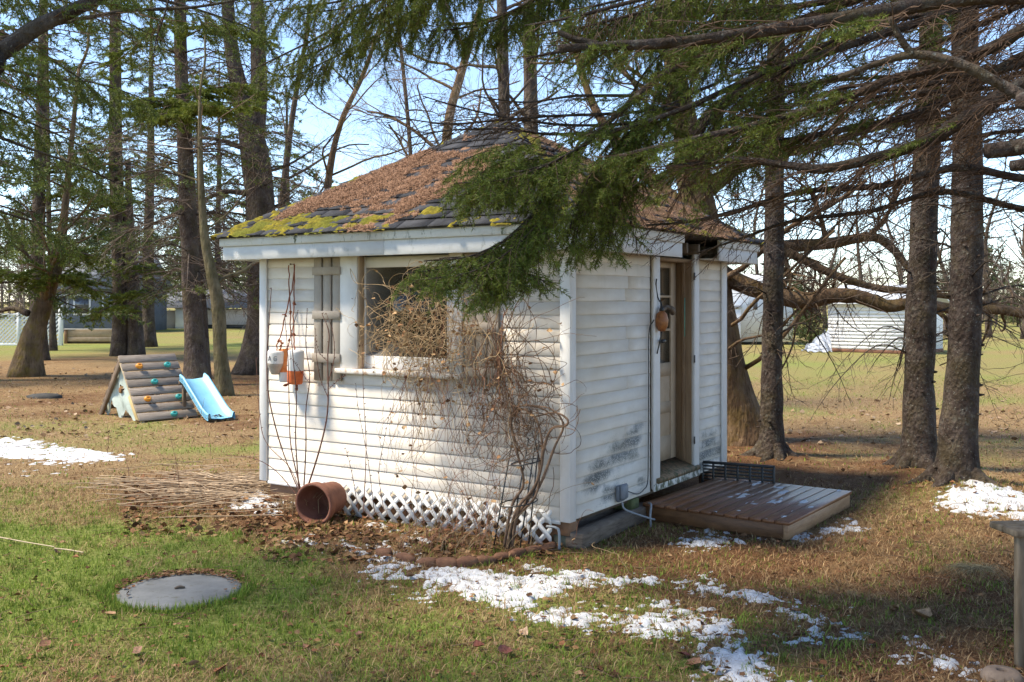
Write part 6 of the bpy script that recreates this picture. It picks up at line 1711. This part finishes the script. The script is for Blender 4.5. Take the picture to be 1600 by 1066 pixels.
LHI = dict(seclen=.65, secsp=.036, ang=(.5, 1.2), droop=1.0, pend=.5, green=.2, gprob=.85, ters=.045, terl=.15, rsec=.0036, gsec=.1)
limb([(-200, -20), (-60, 80), (60, 120), (150, 130), (240, 160)], lin(6.4, 7.6, 5), .018, .004, **LHI)
limb([(-200, -140), (-60, -60), (60, -10), (160, 20), (250, 60)], lin(6.2, 7.4, 5), .018, .004, **LHI)
limb([(-200, 40), (-80, 130), (20, 180), (100, 215), (150, 240)], lin(6.6, 7.6, 5), .018, .004, **LHI)
limb([(-200, -60), (-60, 20), (40, 70), (120, 120), (180, 170)], lin(6.0, 6.8, 5), .020, .004, **LHI)
limb([(-200, 120), (-60, 190), (40, 230), (130, 262), (210, 300)], lin(6.5, 7.5, 5), .020, .004, **LHI)
limb([(-200, -120), (0, -60), (160, -20), (290, 10), (400, 50), (430, 90)], lin(6.0, 7.2, 6), .022, .004, **LHI)
limb([(-200, 220), (-80, 290), (0, 330), (70, 352), (120, 380)], lin(7.0, 8.0, 5), .018, .004, **{**LHI, 'green': .4})
for z in np.arange(5.0, 13, .5):  # unseen upper crown added to shade the ground, thinned for more sun
    for _ in range(2):
        i = np.argmin(np.abs(c[:, 2] - z)); a = rng.uniform(0, 6.3); h = np.array([math.cos(a), math.sin(a), 0]); l = (3.3 - .22 * (z - 4.4)) * rng.uniform(.6, 1.05)
        bough(tb, sg, nd2, [c[i], c[i] + h * l * .5 + UP * .1, c[i] + h * l - UP * .2 * l], .02, .004, rng, seclen=.9, secsp=.28, green=.2, gprob=.85, ters=.2, terl=.35, rsec=.007, sides=4, n=6, m=4, ter2=False)
sg.build(tm, 3, .0019)
fin_needles(nm, nd, 400, .026, .0044, (.06, .095, .014), (.19, .225, .036), rng, .55, .15)
fin_needles(nm, nd2, 60, .09, .016, (.028, .055, .014), (.08, .12, .03), rng, .5, .2)
finish("spruce_tree", "overhanging spruce with a thick dark limb above the climbing frame side", "tree", TR, tb, tm, nm, M_SPRUCE)

# ================================================================== far things
M_WHITE = m_simple("white_cladding", (.74, .74, .73), (.82, .82, .81), 3, .5, .05)
M_GREYM = m_simple("grey_undercarriage", (.05, .05, .05), (.11, .11, .11), 6, .8, .1)
M_WIN = m_simple("dark_tinted_window", (.04, .045, .055), (.08, .085, .1), 3, .15, 0, spec=.6)
# travel trailer behind the shed
d = 42.0; b = P(1178, 470, d); T = thing("travel_trailer", "white travel trailer parked on the far lawn right of the shed", "trailer", (b[0], b[1], 0), -.22)
xw = lambda px: (px - 1178) / F * d
zz = lambda py, dd=d: H - (py - HY) / F * dd
mb = MB(); prof = [(xw(1020), zz(538)), (xw(1236), zz(533)), (xw(1238), zz(500)), (xw(1233), zz(455)), (xw(1222), zz(430)), (xw(1020), zz(424))]
n = len(prof); V = np.array([(x, y, z) for y in (0, 2.5) for x, z in prof]); mb.add(V, [list(range(n))]); mb.f.append(np.array([list(range(2 * n - 1, n - 1, -1))])); mb.f.append(np.array([[i, n + i, n + (i + 1) % n, (i + 1) % n] for i in range(n)]))
mb.obj("body", M_WHITE, T)
MB().box((xw(1120), -.55, zz(537)), (xw(1158), -.005, zz(482)), .03).obj("slide_out", M_WHITE, T)
MB().box((xw(1118), -.6, zz(501)), (xw(1160), -.552, zz(498)), .005).obj("awning_rail", m_simple("grey_strip", (.2, .21, .22), (.28, .29, .3), 4, .5, 0), T)
MB().box((xw(1118), -.62, zz(482)), (xw(1160), .0, zz(476)), .02).obj("slide_out_roof", m_simple("grey_roof", (.4, .42, .44), (.5, .52, .54), 4, .5, 0), T)
MB().box((xw(1177), -.03, zz(484)), (xw(1183.5), -.002, zz(468)), .01).obj("window", M_WIN, T)
for px in (1168, 1186, 1200):
    mb = MB(); lathe(mb, [(.001, -.11), (.2, -.11), (.36, -.1), (.38, 0), (.36, .1), (.2, .11), (.001, .11)], 20, frame((xw(px), .3, .38), (1, 0, 0), (0, 0, 1), (0, -1, 0))); mb.obj("wheel", M_GREYM, T)
for px in (1226, 1140): MB().box((xw(px), .2, .0), (xw(px) + .12, .35, zz(534)), .01).obj("jack", M_GREYM, T)
MB().box((xw(1020), .4, .25), (xw(1232), .55, .45), .01).obj("chassis_beam", M_GREYM, T)
# white outbuilding
d = 37.0; b0, b1 = P(1294, 470, 36.3), P(1432, 470, 34.2); dr = nrm(b1 - b0); Lb = np.linalg.norm(b1 - b0)
T = thing("white_outbuilding", "low white board-clad outbuilding on the far lawn", "outbuilding", (b0[0], b0[1], 0), math.atan2(dr[1], dr[0]))
hh = 1.72
MB().box((0, 0, .12), (Lb, 2.6, hh), .01).obj("wall_core", M_WHITE, T)
M_CLAD = m_simple("white_board_cladding", (.72, .71, .70), (.82, .815, .81), 3, .6, .1, objvar=.05)
for k in range(13):
    z0 = .12 + k * (hh - .12) / 13; V = np.array([(x, y, z) for x in (.0, Lb) for (y, z) in ((-.002, z0), (-.022, z0), (-.006, z0 + (hh - .12) / 13), (-.002, z0 + (hh - .12) / 13))])
    mb = MB(); mb.add(V, [[0, 1, 2, 3], [7, 6, 5, 4], [0, 4, 5, 1], [1, 5, 6, 2], [2, 6, 7, 3]]); mb.obj("cladding_board", M_CLAD, T)
MB().box((-.02, -.03, .0), (Lb + .02, 2.62, .118), .01).obj("base", m_simple("red_brown_base", (.16, .07, .04), (.26, .13, .08), 4, .8, .2), T)
mb = MB(); V = np.array([(-.2, -.25, hh - .02), (Lb + .2, -.25, hh - .02), (Lb + .2, 1.3, hh + .62), (-.2, 1.3, hh + .62), (-.2, 2.85, hh - .02), (Lb + .2, 2.85, hh - .02)])
V2 = V + [0, 0, .06]; mb.add(np.vstack([V, V2]), [[6, 7, 8, 9], [9, 8, 11, 10], [0, 3, 2, 1], [3, 4, 5, 2], [0, 1, 7, 6], [4, 10, 11, 5], [0, 6, 9, 3], [3, 9, 10, 4], [1, 2, 8, 7], [2, 5, 11, 8]])
mb.obj("roof", m_simple("pale_metal_roof", (.5, .52, .54), (.62, .64, .66), 3, .4, .05), T)
# grey tarp leaning on its left end
q = P(1281, 547, 36.0); n = 16; u, v = np.meshgrid(np.linspace(0, 1, n), np.linspace(0, 1, n), indexing='ij')
x = u * .85 * 1.0 - .55; z = .02 + v * (.72 * u + .05) + .05 * np.sin(u * 16 + v * 4); y = .45 * (1 - v) * -1 + .07 * np.sin(u * 22 + v * 3)
mb = MB(); i, j = np.meshgrid(np.arange(n - 1), np.arange(n - 1), indexing='ij'); fq = np.stack([i * n + j, (i + 1) * n + j, (i + 1) * n + j + 1, i * n + j + 1], -1).reshape(-1, 4)
mb.add(np.stack([x, y, np.maximum(z, .01)], -1), fq); mb.add(np.stack([x, y + .35 + .35 * (1 - v), np.maximum(z - .02, .005)], -1), fq[:, ::-1])
o = mb.obj("tarpaulin", m_simple("grey_blue_tarp", (.30, .33, .38), (.46, .49, .54), 5, .45, .3), smooth=True); o.location = (q[0], q[1], 0)
tag(o, "crumpled grey blue tarp heaped at the end of the white outbuilding", "tarp")
# evergreen bush left of it
for (px, dd, hgt, w_, lab, sd) in ((1266, 40, 1.9, 1.0, "round evergreen bush between trailer and outbuilding", 51), (1245, 60, 3.2, 1.8, "dark evergreen far behind the trailer's end", 52), (1590, 70, 4.0, 2.0, "dark evergreen at the far right edge of the woods", 53)):
    rng = np.random.default_rng(sd); b = np.array([(px - 800) / F * dd, dd, 0.0]); tb, tm, nm, sg, nd = MB(), MB(), MB(), Segs(), []
    tube(tb, np.array([b, b + [0, 0, hgt * .5], b + [0, 0, hgt * .92]]), [.07, .05, .015], 8)
    for k in range(110):
        z = hgt * rng.uniform(.03, .95); a = rng.uniform(0, 6.3); h = np.array([math.cos(a), math.sin(a), .25]); l = w_ * (1 - z / hgt) ** .6 * rng.uniform(.6, 1.05) + .08
        bough(tb, sg, nd, [b + UP * z, b + UP * z + h * l * .6, b + UP * z + h * l], .012, .004, rng, seclen=.35, secsp=.14, green=.1, ters=.12, terl=.22, rsec=.006, sides=0, n=5, m=4, ter2=False)
    sg.build(tm, 3, .02); fin_needles(nm, nd, 40, .10, .03, (.032, .058, .016), (.095, .13, .034), rng, .5, .3)
    finish("evergreen_bush", lab, "bush", b, tb, tm, nm, M_SPRUCE2)
# lattice fence, left
d = F * H / (540 - HY); T = thing("lattice_fence", "white diamond lattice fence panel beyond the mossy tree", "fence", (P(-40, 540, d)[0], d, 0), 0)
Lf = (98 + 40) / F * d; hf = 50 / F * d
M_FEN = m_simple("white_fence_paint", (.66, .66, .65), (.78, .78, .77), 4, .6, .1)
mb = MB(); mb.box((0, -.03, hf - .08), (Lf, .03, hf), .005).box((0, -.03, .0), (Lf, .03, .08), .005); mb.obj("frame_rail", M_FEN, T)
MB().box((Lf - .16, -.06, 0), (Lf, .06, hf + .35), .008).obj("post", M_FEN, T)
MB().box((Lf * .5 - .06, -.05, 0), (Lf * .5 + .06, .05, hf + .05), .008).obj("post", M_FEN, T)
mb = MB(); x = -hf
while x < Lf:
    for (dn, yy) in ((1, -.012), (-1, .012)):
        pl = clip([np.array(p_) for p_ in ((x, .08), (x + .075, .08), (x + .075 + dn * (hf - .16), hf - .08), (x + dn * (hf - .16), hf - .08))], np.array([(0, 0), (Lf - .16, 0), (Lf - .16, hf), (0, hf)]))
        if len(pl) >= 3:
            pl = np.array(pl); n = len(pl); a_ = np.stack([pl[:, 0], np.full(n, yy - .008), pl[:, 1]], 1); mb.add(a_, [list(range(n))]); mb.add(a_ + [0, .016, 0], [list(range(n))[::-1]])
    x += .17
tag(mb.obj("lattice_slats", M_FEN, T), None, None, None, "stuff")
# raised bed
d = F * H / (537 - HY); b = P(103, 537, d); T = thing("raised_bed", "long pale wooden raised bed on the grass behind the spruces", "raised bed", (b[0], d, 0), 0)
Lb = (196 - 103) / F * d; hb = 21 / F * d
M_BED = m_simple("pale_larch_board", (.34, .245, .155), (.47, .36, .25), 4, .75, .2, objvar=.1)
for (z0, z1) in ((.09, hb * .5), (hb * .5 + .006, hb)): MB().box((.02, 0, z0), (Lb, .04, z1), .006).obj("board", M_BED, T)
MB().box((-.06, -.05, 0), (.06, .08, hb + .02), .008).obj("post", m_simple("brown_bed_post", (.2, .11, .06), (.3, .18, .1), 4, .8, .2), T)
MB().box((Lb - .06, -.05, 0), (Lb + .06, .08, hb + .02), .008).obj("post", bpy.data.materials["brown_bed_post"], T)
MB().box((-.08, -.07, hb + .021), (Lb + .08, .12, hb + .06), .006).obj("cap_rail", m_simple("grey_cap_rail", (.36, .33, .28), (.47, .44, .38), 4, .8, .2), T)
MB().box((.02, .9, .0), (Lb, .94, hb), .006).obj("back_board", M_BED, T)
MB().box((.03, .05, .0), (Lb - .01, .89, hb * .75), .0).obj("soil", M_DARKWOOD, T)
# blue-grey house and the low pale building far left
d = 58.0; b = P(95, 470, d); T = thing("grey_house", "blue grey far house half hidden by the left spruces", "house", (b[0], d, 0), 0)
sx = lambda px: (px - 95) / F * d
M_BLUEG = m_simple("blue_grey_cladding", (.085, .10, .125), (.14, .155, .185), 2, .6, .1)
MB().box((sx(60), 0, 0), (sx(205), 6, zz(452, d)), .02).obj("wall", M_BLUEG, T)
mb = MB(); ze, zr_ = zz(452, d), zz(395, d); V = np.array([(sx(50), -.5, ze), (sx(215), -.5, ze), (sx(215), 3, zr_), (sx(50), 3, zr_), (sx(50), 6.5, ze), (sx(215), 6.5, ze)])
mb.add(V, [[0, 1, 2, 3], [3, 2, 5, 4], [0, 3, 4], [1, 5, 2]] if False else [[0, 1, 2, 3], [3, 2, 5, 4]]); mb.f.append(np.array([[0, 3, 4], [1, 5, 2]])); mb.f.append(np.array([[0, 4, 5, 1]]))
mb.obj("roof", m_simple("grey_shingle_far", (.16, .165, .18), (.24, .245, .26), 3, .8, .1), T)
for px in (80, 115, 160):
    w_ = MB().box((sx(px), -.05, 1.0), (sx(px) + 1.0, .02, 2.2), .01).obj("window", m_simple("white_frame_far", (.6, .6, .6), (.7, .7, .7), 4, .5, 0) if px == 80 else bpy.data.materials["white_frame_far"], T)
    MB().box((sx(px) + .1, -.07, 1.1), (sx(px) + .9, -.051, 2.1), .0).obj("pane", M_WIN, w_)
d = 66.0; b = P(225, 470, d); T = thing("long_building", "long low pale building across the left lawn", "building", (b[0], d, 0), 0); sx = lambda px: (px - 225) / F * d
M_PINK = m_simple("pale_pinkish_cladding", (.50, .45, .43), (.60, .55, .53), 3, .7, .1)
MB().box((sx(222), 0, 0), (sx(276), 5, 1.15), .02).obj("wall", M_PINK, T)
MB().box((sx(276.2), -.3, 0), (sx(300), 5, 1.35), .02).obj("white_section", M_WHITE, T)
MB().box((sx(300.2), 0, .25), (sx(560), 5, 1.25), .02).obj("wall", M_PINK, T)
MB().box((sx(300.2), .1, 0), (sx(560), 4.9, .249), .0).obj("base", M_GREYM, T)
mb = MB(); V = np.array([(sx(218), -.7, 1.36), (sx(565), -.7, 1.36), (sx(565), 2.5, 2.6), (sx(218), 2.5, 2.6), (sx(218), 5.5, 1.36), (sx(565), 5.5, 1.36)]); mb.add(V, [[0, 1, 2, 3], [3, 2, 5, 4], [0, 4, 5, 1]]); mb.f.append(np.array([[0, 3, 4], [1, 5, 2]]))
mb.obj("roof", bpy.data.materials["grey_shingle_far"], T)
# bare trees at the far edge of the right lawn
for k, (px, dd, hgt) in enumerate(((1345, 58, 9), (1400, 62, 10), (1475, 55, 8), (1545, 50, 9), (1600, 48, 10), (1290, 66, 10), (1180, 64, 12), (1110, 60, 11))):
    b = np.array([(px - 800) / F * dd, dd, 0.0]); rg = np.random.default_rng(200 + k)
    path = [b, b + [rg.normal(0, .2), 0, hgt * .25], b + [rg.normal(0, .4), 0, hgt * .55], b + [rg.normal(0, .5), 0, hgt * .8]]
    baretree("far_tree", "leafless tree at the woods edge beyond the right lawn", path, [.15, .13, .09, .05], 210 + k, 4, 13, .9, hgt * .34, M_SPRUCE2, np.array((.21, .16, .125)), "far bare trees beyond the right lawn", .2, .05, (3, 5), .8, .45)
# mixed far woods, one mass
rng = np.random.default_rng(99); tm, sg = MB(), Segs(); nd = []
for k in range(300):
    dd = rng.uniform(72, 120); x = rng.uniform(-.62, .66) * dd
    hgt = rng.uniform(4, 9.5) * (1.25 if x < 0 else .8); b = np.array([x, dd, 0.0])
    top = b + [rng.normal(0, .5), rng.normal(0, .5), hgt]
    col = np.array((.20, .155, .125)) * rng.uniform(.6, 1.15); sg.poly(np.array([b, (b + top) / 2 + rng.normal(0, .15, 3), top]), .11, .03, col)
    ev = rng.random() < .22; m_ = 44
    u = rng.uniform(.12, .97, m_); A = b + (top - b) * u[:, None]; a = rng.uniform(0, 6.3, m_); l = (hgt * .30 * (1.05 - u) + .5) * rng.uniform(.5, 1.1, m_)
    Dv = nrm(np.stack([np.cos(a), np.sin(a), np.full(m_, -.1 if ev else .9)], 1)); B = A + Dv * l[:, None]; sg.add(A, B, .03, .012, col)
    B2 = np.repeat(A, 3, 0) + np.repeat(Dv * l[:, None], 3, 0) * rng.uniform(.3, 1.0, (m_ * 3, 1)); E2 = B2 + nrm(np.repeat(Dv, 3, 0) + rng.normal(0, .7, (m_ * 3, 3))) * rng.uniform(.25, .9, (m_ * 3, 1))
    sg.add(B2, E2, .014, .007, col)
    if ev: nd.append((A, B)); nd.append((B2, E2))
sg.build(tm, 3, .05); fin_needles(tm, nd, 5, .30, .10, (.045, .065, .028), (.085, .105, .045), rng, .4, .1)
tag(tm.obj("far_woods", m_attr("far_woods", .9, .1), color=True), "distant brown and green woods behind the lawns", "woods", None, "stuff")
